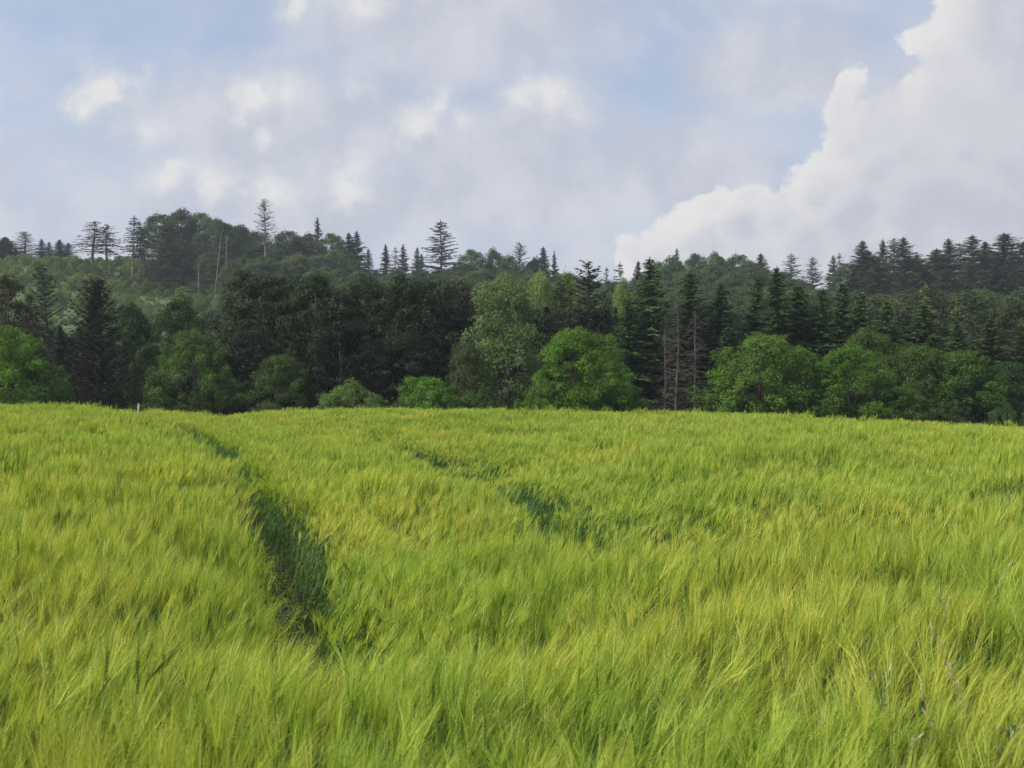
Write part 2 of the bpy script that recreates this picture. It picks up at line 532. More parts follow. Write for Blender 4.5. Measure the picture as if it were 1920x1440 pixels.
# ------------------------------------------------------------------ kinds of trees
def broadleaf(seed, H, Wd, puffs, leaves, base=0.12, leaf=0.36, flat=0.62, spread=(0.07, 0.125), lobes=0.5, top=0.85, fringe=0.12):
    """tapered trunk with limbs, and a crown of leaf clumps; returns (trunk, crown, height, width)"""
    r = np.random.default_rng(seed)
    tr = Geo(); cr = Geo()
    zb = H * base
    lean = r.normal(0, 0.02, 2) * H
    k = 7
    s = np.linspace(0, 1, k)
    tp = np.stack([lean[0] * s ** 2 + r.normal(0, 0.012 * H, k) * s, lean[1] * s ** 2 + r.normal(0, 0.012 * H, k) * s, -0.4 + (H * 0.86 + 0.4) * s], 1)
    r0 = 0.022 * H
    tr.tube(tp, r0 * (1 - s) ** 0.8 + 0.02, 7)
    cs = []
    ph = r.uniform(0, 50)
    while len(cs) < puffs:
        t = r.uniform(0, 1) ** 0.9
        a = r.uniform(0, 2 * PI)
        f = r.uniform(0.35, 1.0) ** 0.6
        prof = max(0.0, 1 - abs((t - (1 - top)) / (top if t > 1 - top else (1 - top + 0.25))) ** 2.2) ** 0.55
        lob = 1 - lobes + 2 * lobes * float(fbm(np.array([ph + 1.6 * math.cos(a) + 3]), np.array([ph + 1.6 * math.sin(a) + t * 3.2]), seed, 2)[0])
        R = Wd / 2 * prof * lob * f
        cs.append((R * math.cos(a), R * math.sin(a), zb + (H - zb) * t * (0.80 + 0.22 * lob), f))
    cs = np.array(cs)
    zmax = cs[:, 2].max() + 0.05 * H
    cs[:, 2] *= H / zmax
    pr = r.uniform(spread[0], spread[1], puffs) * H ** 0.75 * 15 ** 0.25
    pr *= (0.75 + 0.35 * r.random(puffs))
    # limbs towards the outer clumps
    for q in range(0, puffs, max(1, puffs // 34)):
        c = cs[q, :3]
        zz = max(0.08 * H, c[2] - (0.25 + 0.15 * r.random()) * H * (0.3 + cs[q, 3]))
        u = np.clip((zz + 0.4) / (H * 0.86 + 0.4), 0.02, 0.9)
        p0 = np.array([np.interp(u, s, tp[:, i]) for i in range(3)])
        mid = p0 * 0.5 + c * 0.5 + np.array([0, 0, -0.04 * H]) + r.normal(0, 0.02 * H, 3)
        tt = np.linspace(0, 1, 6)[:, None]
        pts = (1 - tt) ** 2 * p0 + 2 * tt * (1 - tt) * mid + tt ** 2 * c
        tr.tube(pts, np.linspace(r0 * 0.33 * (1 - u * 0.6), 0.015, 6), 5)
    n = leaves // puffs
    cc = np.repeat(cs[:, :3], n, 0); R = np.repeat(pr, n)
    N_ = len(cc)
    d = unit(r.normal(0, 1, (N_, 3)) + np.array([0, 0, 0.35]))
    rad = R * (0.35 + 0.65 * r.random(N_) ** 0.5)
    out = r.random(N_) < fringe
    rad[out] *= 1.0 + 0.5 * r.random(out.sum())
    P_ = cc + d * rad[:, None] * np.array([1, 1, flat])
    P_[:, 2] = np.maximum(P_[:, 2], 0.05)
    outw = unit(cc - np.array([0, 0, H * 0.35]))
    nr = unit(d * 0.7 + outw * 0.25 + np.array([0, 0, 0.55]) + r.normal(0, 0.45, (N_, 3)))
    dd = unit(np.cross(nr, r.normal(0, 1, (N_, 3))) + np.array([0, 0, -0.25]))
    var = np.clip(np.repeat(r.normal(0.45, 0.13, puffs), n) + r.normal(0, 0.16, N_), 0, 1)
    cr.cards(P_, dd, nr, leaf * r.uniform(0.65, 1.35, N_), leaf * 0.62 * r.uniform(0.6, 1.2, N_), var)
    return tr, cr, H, Wd


def conifer(seed, H, Wd, base=0.06, step=0.42, per=6, droop=0.55, rise=0.18, prof=0.85, gap=0.0, card=0.42, hang=0.5, pale=False, dens=1.0, shaggy=0.25, thick=1.0):
    r = np.random.default_rng(seed)
    tr = Geo(); cr = Geo()
    s = np.linspace(0, 1, 7)
    wob = np.cumsum(r.normal(0, 0.004 * H, (7, 2)), 0)
    tp = np.stack([wob[:, 0], wob[:, 1], -0.4 + (H + 0.4) * s], 1)
    tr.tube(tp, thick * 0.015 * H * (1 - s) ** 0.9 + 0.015, 6)
    z = H * base
    P_, D_, N_, L_, W_, V_ = [], [], [], [], [], []
    while z < H * 0.985:
        t = (H - z) / (H * (1 - base))
        R = Wd / 2 * min(1.0, (t ** prof) * 1.02 + 0.02)
        cx = np.interp((z + 0.4) / (H + 0.4), s, tp[:, 0]); cy = np.interp((z + 0.4) / (H + 0.4), s, tp[:, 1])
        nb = max(3, int(per * (0.75 + 0.5 * r.random())))
        a0 = r.uniform(0, 2 * PI)
        for b in range(nb):
            if r.random() < gap:
                continue
            a = a0 + 2 * PI * (b + r.uniform(-0.3, 0.3)) / nb
            Lb = R * r.uniform(0.62, 1.15)
            if r.random() < shaggy * 0.35:
                Lb *= r.uniform(0.4, 0.75)
            Lb *= 0.72 + 0.56 * float(vnoise(np.array([a * 1.3 + seed]), np.array([z * 0.55]), seed)[0])
            if Lb < 0.1:
                continue
            o = np.array([math.cos(a), math.sin(a), 0.0]); sd = np.array([-o[1], o[0], 0.0])
            zz = z + r.uniform(-1.1, 1.1) * step * min(1.0, 3 * t)
            ru = rise * (1 + 0.8 * (1 - t)) + r.normal(0, 0.05)
            dr = droop * t + r.normal(0, 0.06)
            def pt(q):
                q = np.asarray(q)
                return np.stack([cx + o[0] * Lb * q, cy + o[1] * Lb * q, zz + Lb * (ru * q - dr * q ** 2 + 0.22 * droop * q ** 3)], -1)
            tr.tube(pt(np.linspace(0, 0.95, 4)), np.array([0.035, 0.025, 0.016, 0.006]) * (0.5 + Lb / 4) * thick, 3)
            m = max(3, int(Lb / card * 3.6 * dens))
            q = np.sort(r.uniform(0.12, 1.0, m)); q[-1] = 1.0
            base_p = pt(q)
            side = r.choice([-1.0, 1.0], m)
            spread_ = (1 - q * 0.75) * Lb * 0.26
            pp = base_p + sd * (side * spread_ * r.random(m))[:, None]
            pp[:, 2] -= hang * 0.25 * r.random(m) * card
            d = unit(o * 0.55 + sd * (side * r.uniform(0.1, 0.9, m))[:, None] + np.array([0, 0, -1.0]) * (hang * r.uniform(0.0, 1.1, m) - 0.1)[:, None])
            nrm = unit(np.array([0, 0, 1.0]) + r.normal(0, 0.45, (m, 3)) + o * 0.35)
            P_.append(pp); D_.append(d); N_.append(nrm)
            L_.append(card * r.uniform(0.7, 1.5, m)); W_.append(card * r.uniform(0.22, 0.42, m))
            V_.append(np.clip(r.normal(0.42, 0.1) + r.normal(0, 0.15, m) + 0.25 * (q - 0.5), 0, 1))
        z += step * (0.7 + 0.5 * r.random()) * (0.55 + 0.45 * t)
    # leader
    m = 10
    P_.append(np.stack([np.full(m, tp[-1, 0]), np.full(m, tp[-1, 1]), H * np.linspace(0.965, 1.0, m)], 1))
    D_.append(unit(np.stack([r.normal(0, 0.5, m), r.normal(0, 0.5, m), np.full(m, 1.0)], 1)))
    N_.append(unit(r.normal(0, 1, (m, 3)))); L_.append(np.full(m, card * 0.7)); W_.append(np.full(m, card * 0.2)); V_.append(np.full(m, 0.5))
    cr.cards(np.concatenate(P_), np.concatenate(D_), np.concatenate(N_), np.concatenate(L_), np.concatenate(W_), np.concatenate(V_))
    return tr, cr, H, Wd


def dead_conifer(seed, H, Wd):
    r = np.random.default_rng(seed)
    tr = Geo(); cr = Geo()
    s = np.linspace(0, 1, 7)
    tp = np.stack([0 * s, 0 * s, -0.4 + (H + 0.4) * s], 1)
    tp[:, :2] += np.cumsum(r.normal(0, 0.05, (7, 2)), 0)
    tr.tube(tp, 0.0085 * H * (1 - s) ** 0.8 + 0.02, 6)
    for z in np.arange(0.25 * H, 0.99 * H, 0.24):
        t = 1 - z / H
        for b in range(3):
            a = r.uniform(0, 2 * PI); L = (Wd / 2) * (t ** 0.6) * r.uniform(0.5, 1.1)
            o = np.array([math.cos(a), math.sin(a), 0]); sd = np.array([-o[1], o[0], 0])
            q = np.linspace(0, 1, 5)
            x0 = np.interp(z / H, s, tp[:, 0]); y0 = np.interp(z / H, s, tp[:, 1])
            pts = np.stack([x0 + o[0] * L * q, y0 + o[1] * L * q, z + L * (0.1 * q - 0.45 * q ** 2 + 0.25 * q ** 3)], 1)
            cr.tube(pts, np.linspace(0.022, 0.008, 5), 3)
            for _ in range(int(3 + L * 5)):
                f = r.uniform(0.2, 1); p = np.array([np.interp(f, q, pts[:, i]) for i in range(3)])
                e = p + (o * 0.4 + sd * r.choice([-1, 1]) * r.uniform(0.3, 0.9) + np.array([0, 0, r.uniform(-0.9, 0.05)])) * r.uniform(0.25, 0.6)
                w = np.array([0, 0, 0.018])
                cr.add([p - w, p + w, e], None, [[0, 1, 2]])
    return tr, cr, H, Wd


KINDS = {}


def kind(key, made, leaf_mat, bark, trunk_name='trunk', crown_name='crown'):
    tr, cr, H, Wd = made
    KINDS[key] = dict(trunk=tr.obj(trunk_name, [bark], link=False, smooth=True).data, crown=cr.obj(crown_name, [leaf_mat], link=False).data,
                      H=H, W=Wd, names=(trunk_name, crown_name), geos=(tr, cr), mats=(bark, leaf_mat))


for i in range(3):
    kind('beech%d' % i, broadleaf(100 + i, 17, 12.5, 210, 25000, 0.05, 0.34, 0.6, (0.05, 0.095), 0.38, 0.62), M_LEAF, M_BARK)
for i in range(3):
    kind('ash%d' % i, broadleaf(120 + i, 10, 9.5, 230, 30000, 0.0, 0.20, 0.75, (0.042, 0.085), 0.42, 0.72, 0.3), M_LEAF, M_BARK)
for i in range(2):
    kind('bush%d' % i, broadleaf(140 + i, 6, 7.0, 130, 18000, 0.0, 0.17, 0.75, (0.05, 0.10), 0.42, 0.8, 0.3), M_LEAF, M_BARK, 'stem')
kind('poplar0', broadleaf(160, 17, 10.5, 260, 24000, 0.02, 0.30, 0.85, (0.045, 0.08), 0.55, 0.72, 0.25), M_LEAF, M_BARK)
for i in range(4):
    kind('spruce%d' % i, conifer(200 + i, 17, 8.5, 0.04, 0.36, 8, 0.50 + 0.08 * i, 0.16, 0.85, dens=1.25, shaggy=0.45), M_NEEDLE, M_BARK)
kind('yew0', conifer(220, 15, 8.4, 0.0, 0.30, 9, 0.2, 0.5, 0.55, card=0.4, hang=0.2, shaggy=0.6), M_NEEDLE, M_BARK)
for i in range(2):
    kind('pine%d' % i, conifer(230 + i, 17, 9.0, 0.10, 0.5, 6, 0.1, 0.30, 0.55, 0.15, 0.5, 0.15, shaggy=0.7), M_NEEDLE, M_BARK)
for i in range(3):
    kind('larch%d' % i, conifer(240 + i, 22, 7.5, 0.40, 0.62, 5, 0.34, 0.08, 0.6, 0.15, 0.62, 0.7, dens=1.3, shaggy=0.9, thick=0.8), M_NEEDLE, M_BARK_PALE)
kind('spike0', conifer(250, 22, 4.6, 0.50, 0.5, 6, -0.05, 0.30, 0.42, 0.05, 0.5, 0.1, dens=0.9, thick=0.8), M_NEEDLE, M_BARK_PALE)
kind('tiered0', conifer(260, 20, 13.0, 0.05, 0.75, 7, 0.0, 0.10, 0.66, 0.10, 0.62, 0.35, dens=1.5, shaggy=0.4), M_NEEDLE, M_BARK)
for i in range(4):
    kind('ridge_spruce%d' % i, conifer(270 + i, 20, 11.0, 0.05, 0.46 + 0.06 * i, 7, 0.32 - 0.09 * i, 0.14 + 0.04 * i, 0.95 - 0.08 * i, 0.06 + 0.07 * (i % 3), 0.72, 0.5, dens=2.0, shaggy=0.6), M_NEEDLE, M_BARK)
for i in range(2):
    kind('dead%d' % i, dead_conifer(280 + i, 14, 4.4), M_DEAD, M_DEAD, 'trunk', 'bare_branches')
for i in range(2):
    kind('far_broad%d' % i, broadleaf(300 + i, 19, 14, 240, 20000, 0.0, 0.46, 0.65, (0.06, 0.105), 0.27, 0.66), M_LEAF, M_BARK)


def px2world(px, py, D):
    return (px - 960.0) / F * D, D, EYE + (HOR - py) / F * D


def tree(k, px, ytop, D, wpx, tint, name, label, cat, group=None, rz=None, sink=0.0):
    K = KINDS[k]
    x, y, zt = px2world(px, ytop, D)
    zb = float(ground(x, y)) - sink
    tint = np.array(tint) * {'s': 2.2, 'a': 1.2, 'b': 1.1, 'p': 1.25, 'r': 1.6, 'f': 1.8, 't': 1.4, 'l': 1.3}.get(k[0], 1.0) * (1.15 if k.startswith('bush') else 1.0) * (np.array([1.40, 1.24, 1.35]) if k[:3] in ('ash', 'bus') else 1.0)
    e = bpy.data.objects.new(name, None); e.empty_display_size = 0.5
    col.objects.link(e)
    e.location = (x, y, zb)
    e.rotation_euler = (0, 0, rz if rz is not None else random.uniform(0, 2 * PI))
    sz = (zt - zb) / K['H']; sx = (wpx / F * D) / K['W']
    e.scale = (sx * random.uniform(0.85, 1.15), sx * random.uniform(0.85, 1.15), sz)
    if k[0] in 'srtlp':
        e.rotation_euler[0] = random.gauss(0, 0.018); e.rotation_euler[1] = random.gauss(0, 0.018)
    tag(e, label, cat, group)
    for part, nm in (('trunk', K['names'][0]), ('crown', K['names'][1])):
        o = bpy.data.objects.new(nm, K[part]); col.objects.link(o); o.parent = e
        o['tint'] = [float(c) for c in tint]
    return e


# tints: leaf colour
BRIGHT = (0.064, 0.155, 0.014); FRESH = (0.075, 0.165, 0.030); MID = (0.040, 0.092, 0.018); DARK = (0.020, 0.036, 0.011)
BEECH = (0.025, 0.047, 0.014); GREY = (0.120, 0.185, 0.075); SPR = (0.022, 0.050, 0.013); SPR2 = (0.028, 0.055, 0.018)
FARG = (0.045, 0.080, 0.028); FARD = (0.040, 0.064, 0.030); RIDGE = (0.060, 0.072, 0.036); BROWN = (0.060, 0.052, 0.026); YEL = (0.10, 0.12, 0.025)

WID = {'spruce': 1.9, 'pine': 1.3, 'dead': 1.55, 'ash': 1.2, 'bush': 1.1, 'beech': 1.1, 'larch': 1.5}
WID2 = {'spruce': 2.7, 'ridge_spruce': 2.7, 'pine': 1.9, 'larch': 1.6, 'tiered': 1.95, 'spike': 1.25}
G1 = 'trees along the far edge of the field'
BT, CF, BU = 'tree', 'conifer', 'bush'
FRONT = [
    # kind, px, top, distance, width, tint, name, label, category
    ('ash0', -20, 595, 110, 215, BRIGHT, 'broadleaf_tree', 'bright green leafy tree cut off by the left edge of the picture', BT),
    ('ash2', 75, 672, 112, 110, (0.045, 0.11, 0.016), 'broadleaf_tree', 'low green leafy tree beside the bright tree at the left edge', BT),
    ('yew0', 178, 525, 118, 160, (0.022, 0.026, 0.010), 'conifer_tree', 'very dark brownish cone-shaped conifer near the left edge', CF),
    ('pine0', 92, 495, 132, 130, (0.034, 0.062, 0.028), 'conifer_tree', 'soft grey-green fir behind the dark brownish cone-shaped conifer', CF),
    ('beech1', 8, 512, 134, 125, (0.070, 0.072, 0.026), 'broadleaf_tree', 'brownish-green tree rising behind the bright tree at left edge', BT),
    ('beech0', 248, 560, 136, 120, MID, 'broadleaf_tree', 'dull green tree just right of the dark brownish cone-shaped conifer', BT),
    ('beech2', 335, 545, 140, 150, (0.042, 0.088, 0.024), 'broadleaf_tree', 'mid green tree left of the big dark beeches, below the bare trunks', BT),
    ('ash1', 285, 640, 122, 130, (0.030, 0.062, 0.015), 'broadleaf_tree', 'shaded low tree between dark cone-shaped conifer and tiered green tree', BT),  # shade put into the darker leaf tint
    ('ash0', 365, 614, 116, 160, (0.045, 0.098, 0.018), 'broadleaf_tree', 'tiered mid green tree standing before the left end of dark beeches', BT),
    ('bush1', 415, 700, 114, 120, (0.036, 0.080, 0.015), 'shrub', 'low dark green shrub at foot of the tiered mid green tree', BU),
    ('ash1', 528, 664, 115, 150, (0.040, 0.080, 0.017), 'broadleaf_tree', 'small olive-green tree before the dark beeches, left of pale bush', BT),
    ('beech0', 495, 503, 127, 200, (0.030, 0.048, 0.015), 'beech_tree', 'leftmost and tallest of the big dark beeches, its top catching light', BT),
    ('beech1', 590, 512, 124, 190, BEECH, 'beech_tree', 'second from the left of the big dark beeches', BT),
    ('beech2', 690, 513, 126, 190, BEECH, 'beech_tree', 'middle one of the five big dark beeches', BT),
    ('beech0', 780, 512, 124, 180, BEECH, 'beech_tree', 'fourth from the left of the big dark beeches', BT),
    ('beech2', 855, 520, 129, 150, (0.034, 0.042, 0.015), 'beech_tree', 'rightmost of the big dark beeches, behind the pale loose poplar', BT),
    ('beech1', 640, 600, 119, 190, (0.019, 0.032, 0.013), 'beech_tree', 'deeply shaded low-crowned beech above the pale green bush', BT),  # deep shade put into the leaf tint, same for the two beeches below
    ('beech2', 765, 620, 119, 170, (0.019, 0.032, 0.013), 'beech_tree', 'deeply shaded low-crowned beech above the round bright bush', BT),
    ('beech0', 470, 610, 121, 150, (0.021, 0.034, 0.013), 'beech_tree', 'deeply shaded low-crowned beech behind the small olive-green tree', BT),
    ('bush0', 655, 713, 112, 138, (0.085, 0.160, 0.040), 'shrub', 'pale green bush at the field edge, left of the round bright bush', BU),
    ('bush1', 800, 706, 112, 145, (0.062, 0.160, 0.018), 'shrub', 'round bright green bush at the field edge below the dark beeches', BU),
    ('bush0', 905, 724, 112, 75, (0.040, 0.085, 0.018), 'shrub', 'small dull bush at foot of the pale loose poplar', BU),
    ('poplar0', 945, 512, 117, 172, GREY, 'poplar_tree', 'tall pale grey-green loose-crowned poplar in the middle of the tree line', BT),
    ('poplar0', 868, 634, 114, 80, (0.070, 0.105, 0.040), 'poplar_tree', 'small pale grey-green sapling left of the tall loose poplar', BT),
    ('ash2', 1080, 610, 113, 185, BRIGHT, 'broadleaf_tree', 'bright green rounded tree right of the tall pale poplar', BT),
    ('ash1', 1130, 670, 111, 130, (0.055, 0.140, 0.014), 'broadleaf_tree', 'bright green low tree leaning out right of the bright rounded tree', BT),
    ('bush1', 1020, 715, 111, 110, (0.048, 0.120, 0.014), 'shrub', 'low green bush at left foot of the bright rounded tree', BU),
    ('pine1', 1100, 490, 131, 150, (0.030, 0.050, 0.018), 'conifer_tree', 'dark ragged pine behind the bright rounded tree', CF),
    ('pine0', 1045, 520, 134, 120, (0.040, 0.060, 0.020), 'conifer_tree', 'dull ragged pine between the tall pale poplar and the dark pine', CF),
    ('spruce0', 1218, 484, 122, 125, SPR2, 'spruce_tree', 'tall pointed spruce left of the dead brown spruces, highest of its row', CF),
    ('spruce2', 1180, 560, 120, 100, SPR, 'spruce_tree', 'dark spruce wedged between bright rounded tree and tallest pointed spruce', CF),
    ('spruce1', 1292, 508, 124, 120, SPR2, 'spruce_tree', 'dark spruce rising directly behind the dead brown spruces', CF),
    ('dead0', 1268, 556, 116, 78, (0.1, 0.1, 0.1), 'dead_spruce', 'dead brown bare spruce, the fullest of the dead trees', CF),
    ('dead1', 1248, 590, 117, 60, (0.1, 0.1, 0.1), 'dead_spruce', 'thin dead brown spruce at left of the fullest dead one', CF),
    ('dead1', 1300, 585, 115, 72, (0.1, 0.1, 0.1), 'dead_spruce', 'dead brown spruce at right of the fullest dead one', CF),
    ('spruce3', 1362, 612, 116, 90, (0.024, 0.050, 0.018), 'spruce_tree', 'short dark spruce between the dead trees and the bright bushes', CF),
    ('spruce2', 1352, 528, 125, 110, SPR, 'spruce_tree', 'first spruce right of the dead trees in the dark spruce row', CF),
    ('spruce0', 1402, 520, 127, 110, SPR2, 'spruce_tree', 'second spruce right of the dead trees in the dark spruce row', CF),
    ('spruce3', 1452, 500, 124, 115, (0.020, 0.044, 0.013), 'spruce_tree', 'third spruce right of the dead trees, its dark tip highest there', CF),
    ('spruce1', 1500, 532, 126, 110, SPR, 'spruce_tree', 'fourth spruce right of the dead trees in the dark spruce row', CF),
    ('spruce2', 1536, 538, 124, 100, SPR2, 'spruce_tree', 'fifth spruce right of the dead trees in the dark spruce row', CF),
    ('spruce0', 1574, 530, 127, 100, SPR, 'spruce_tree', 'sixth spruce right of the dead trees in the dark spruce row', CF),
    ('spruce3', 1614, 544, 125, 105, (0.030, 0.060, 0.022), 'spruce_tree', 'seventh spruce right of the dead trees in the dark spruce row', CF),
    ('spruce1', 1664, 562, 123, 110, (0.032, 0.055, 0.018), 'spruce_tree', 'eighth spruce right of the dead trees in the dark spruce row', CF),
    ('spruce2', 1742, 568, 121, 125, (0.028, 0.056, 0.016), 'spruce_tree', 'broad dark spruce in front of the yellow-green larch', CF),
    ('spruce0', 1706, 590, 124, 90, SPR, 'spruce_tree', 'dark spruce squeezed left of the broad spruce before yellow-green larch', CF),
    ('spruce3', 1795, 600, 125, 90, SPR2, 'spruce_tree', 'dark spruce right of the broad spruce before the yellow-green larch', CF),
    ('spruce1', 1855, 596, 123, 120, (0.036, 0.050, 0.016), 'spruce_tree', 'olive-dark spruce near the right edge above the bushes', CF),
    ('spruce2', 1925, 600, 127, 130, (0.034, 0.056, 0.018), 'spruce_tree', 'dark spruce cut off by the right edge of the picture', CF),
    ('larch0', 1736, 530, 150, 80, YEL, 'larch_tree', 'yellow-green larch standing out above the right-hand spruces', CF),
    ('larch1', 1794, 545, 152, 55, YEL, 'larch_tree', 'small yellow-green larch right of the larger yellow-green one', CF),
    ('pine1', 1822, 538, 145, 90, (0.045, 0.078, 0.032), 'conifer_tree', 'grey-green fir right of the two yellow-green larches', CF),
    ('beech1', 1900, 560, 150, 120, (0.052, 0.070, 0.024), 'broadleaf_tree', 'dull olive broadleaf tree by the right edge behind dark spruces', BT),
    ('ash0', 1425, 622, 110, 190, (0.062, 0.138, 0.018), 'broadleaf_tree', 'bright green rounded tree right of the short dark spruce', BT),
    ('ash2', 1500, 650, 113, 140, (0.050, 0.118, 0.016), 'broadleaf_tree', 'second bright green tree in the right-hand bushy row', BT),
    ('ash1', 1590, 648, 110, 190, (0.048, 0.128, 0.013), 'broadleaf_tree', 'wide deep green bushy tree in the middle of the right-hand row', BT),
    ('ash2', 1625, 612, 118, 130, (0.046, 0.092, 0.018), 'broadleaf_tree', 'olive-green tree peeping over the wide deep green bushy tree', BT),
    ('ash0', 1712, 642, 114, 150, (0.042, 0.092, 0.016), 'broadleaf_tree', 'olive-green bushy tree right of the wide deep green one', BT),
    ('ash1', 1800, 656, 112, 160, (0.042, 0.105, 0.016), 'broadleaf_tree', 'green bushy tree second from the right edge in bushy row', BT),
    ('ash2', 1895, 676, 113, 130, (0.024, 0.062, 0.020), 'broadleaf_tree', 'bluish dark green bushy tree at the right edge', BT),
    ('bush0', 1500, 715, 108, 150, (0.046, 0.110, 0.015), 'shrub', 'low bush at the field edge before second bright tree at right', BU),
    ('bush1', 1690, 725, 108, 130, (0.040, 0.094, 0.014), 'shrub', 'low bush at the field edge before the olive-green bushy tree', BU),
    ('bush0', 1885, 753, 104, 64, (0.030, 0.078, 0.022), 'shrub', 'small rounded bush at the field edge near the right side', BU),
]
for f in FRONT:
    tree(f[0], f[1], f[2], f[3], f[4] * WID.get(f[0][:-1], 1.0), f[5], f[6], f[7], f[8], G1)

G2 = 'trees standing up from the ridge skyline'
RD = [
    # far left small ones
    ('ridge_spruce0', 12, 444, 330, 50, FARD, 'spruce_tree', 'bushy dark conifer on the skyline touching the left edge', CF),
    ('pine0', 46, 434, 330, 44, FARD, 'conifer_tree', 'tallest dark conifer of the skyline clump at the far left', CF),
    ('ridge_spruce1', 80, 448, 334, 20, FARD, 'spruce_tree', 'left one of two slim dark spruces on far left skyline', CF),
    ('spruce1', 92, 453, 336, 20, FARD, 'spruce_tree', 'right one of two slim dark spruces on far left skyline', CF),
    ('ridge_spruce0', 113, 449, 332, 26, FARD, 'spruce_tree', 'small dark spruce on skyline between slim pair and twin larches', CF),
    ('spruce2', 128, 455, 334, 22, FARD, 'spruce_tree', 'small dark spruce on skyline just left of the twin larches', CF),
    ('larch0', 172, 413, 285, 62, (0.050, 0.054, 0.030), 'larch_tree', 'left of the twin bare-trunked larches above the hillside clearing', CF),
    ('larch1', 198, 419, 287, 52, (0.055, 0.056, 0.030), 'larch_tree', 'right of the twin bare-trunked larches above the hillside clearing', CF),
    ('larch2', 248, 404, 283, 42, (0.050, 0.056, 0.028), 'larch_tree', 'slim bare-trunked larch left of the wooded dome, nearer the clearing', CF),
    ('larch0', 269, 417, 286, 44, (0.045, 0.052, 0.030), 'larch_tree', 'slim larch touching the left side of the wooded dome', CF),
    ('tiered0', 315, 436, 272, 74, BROWN, 'conifer_tree', 'brownish thin conifer in front of the wooded dome', CF),
    ('spike0', 500, 373, 290, 40, (0.045, 0.050, 0.034), 'spruce_tree', 'tall spire spruce on a long bare pale trunk above the dome', CF),
    ('ridge_spruce1', 598, 407, 335, 22, FARD, 'spruce_tree', 'lone small spruce tip right of the tall spire spruce', CF),
    ('ridge_spruce0', 655, 436, 322, 36, (0.04, 0.05, 0.028), 'spruce_tree', 'left one of the spruce pair at right end of the dome', CF),
    ('ridge_spruce1', 669, 432, 324, 32, (0.036, 0.048, 0.028), 'spruce_tree', 'right one of the spruce pair at right end of the dome', CF),
    ('spruce3', 692, 466, 328, 22, FARG, 'spruce_tree', 'small spruce between the spruce pair and the slim dark spruce', CF),
    ('ridge_spruce0', 722, 458, 318, 24, (0.022, 0.036, 0.022), 'spruce_tree', 'slim very dark spruce midway between dome and wide tiered conifer', CF),
    ('larch1', 742, 462, 324, 28, RIDGE, 'larch_tree', 'sparse thin larch right of the slim very dark spruce', CF),
    ('ridge_spruce1', 757, 458, 322, 28, RIDGE, 'spruce_tree', 'brownish spruce left of the wide tiered conifer', CF),
    ('ridge_spruce0', 779, 463, 320, 22, FARD, 'spruce_tree', 'small dark spruce close left of the wide tiered conifer', CF),
    ('spruce0', 791, 475, 320, 18, FARD, 'spruce_tree', 'tiny spruce at left foot of the wide tiered conifer', CF),
    ('tiered0', 829, 411, 290, 78, (0.042, 0.044, 0.030), 'conifer_tree', 'wide tiered conifer with airy branches, standing alone on skyline', CF),
    ('pine1', 974, 456, 318, 40, FARG, 'conifer_tree', 'conifer with bent tip on skyline above the pale poplar', CF),
    ('ridge_spruce0', 1016, 462, 320, 36, FARD, 'spruce_tree', 'dark spruce on skyline right of the conifer with bent tip', CF),
    ('ridge_spruce1', 1040, 470, 322, 20, FARD, 'spruce_tree', 'little pointed spruce on skyline above the dull ragged pine', CF),
    ('larch2', 1160, 490, 260, 36, FARG, 'larch_tree', 'thin grey larch in the skyline dip left of tallest spruce', CF),
    ('larch0', 1138, 500, 250, 26, FARD, 'larch_tree', 'ragged larch in skyline dip beside the dark ragged pine', CF),
    ('ridge_spruce0', 1194, 488, 268, 36, FARD, 'spruce_tree', 'grey spruce with ragged tip in the skyline dip, right side', CF),
    ('ridge_spruce1', 1271, 464, 312, 26, FARD, 'spruce_tree', 'spruce tip poking from left side of the right-hand dome', CF),
    ('ridge_spruce0', 1428, 475, 316, 44, FARD, 'spruce_tree', 'spruce at right end of the right-hand dome', CF),
    ('tiered0', 1485, 474, 310, 44, FARD, 'conifer_tree', 'open tiered conifer on skyline, first right of right-hand dome', CF),
    ('tiered0', 1522, 480, 312, 44, FARD, 'conifer_tree', 'open tiered conifer on skyline, second right of right-hand dome', CF),
    ('ridge_spruce1', 1558, 478, 316, 24, FARD, 'spruce_tree', 'dark small conifer on skyline left of the tall right-hand spruces', CF),
    ('larch1', 1577, 473, 316, 24, FARG, 'larch_tree', 'thin grey larch on skyline left of the tall right-hand spruces', CF),
]
order = ['first', 'second', 'third', 'fourth', 'fifth', 'sixth', 'seventh', 'eighth', 'ninth', 'tenth', 'eleventh', 'twelfth', 'thirteenth', 'fourteenth', 'fifteenth']
right = [(1617, 450, 44), (1633, 470, 36), (1655, 450, 34), (1676, 447, 40), (1697, 445, 52), (1722, 476, 34), (1748, 466, 40), (1777, 448, 50), (1803, 456, 40), (1827, 441, 50), (1848, 452, 42), (1891, 437, 66), (1930, 452, 60)]
for i, (px, yt, w) in enumerate(right):
    RD.append((['ridge_spruce0', 'ridge_spruce3', 'ridge_spruce1', 'pine1', 'ridge_spruce2'][i % 5], px, yt, 288 + 6 * (i % 3), w * 1.15, [RIDGE, FARD, (0.05, 0.054, 0.03)][i % 3], 'spruce_tree',
               order[i] + ' from the left of the tall spruces on the right-hand skyline', CF))
lower = [(1600, 500, 50), (1645, 495, 60), (1690, 505, 55), (1730, 500, 55), (1775, 505, 60), (1820, 495, 60), (1862, 500, 62), (1905, 505, 60)]
for i, (px, yt, w) in enumerate(lower):
    RD.append((['ridge_spruce1', 'spruce2', 'pine0'][i % 3], px, yt, 255 + 5 * (i % 3), w * 1.1, [FARD, (0.036, 0.056, 0.03), RIDGE][i % 3], 'spruce_tree',
               order[i] + ' from the left of the spruces below the right-hand skyline', CF))
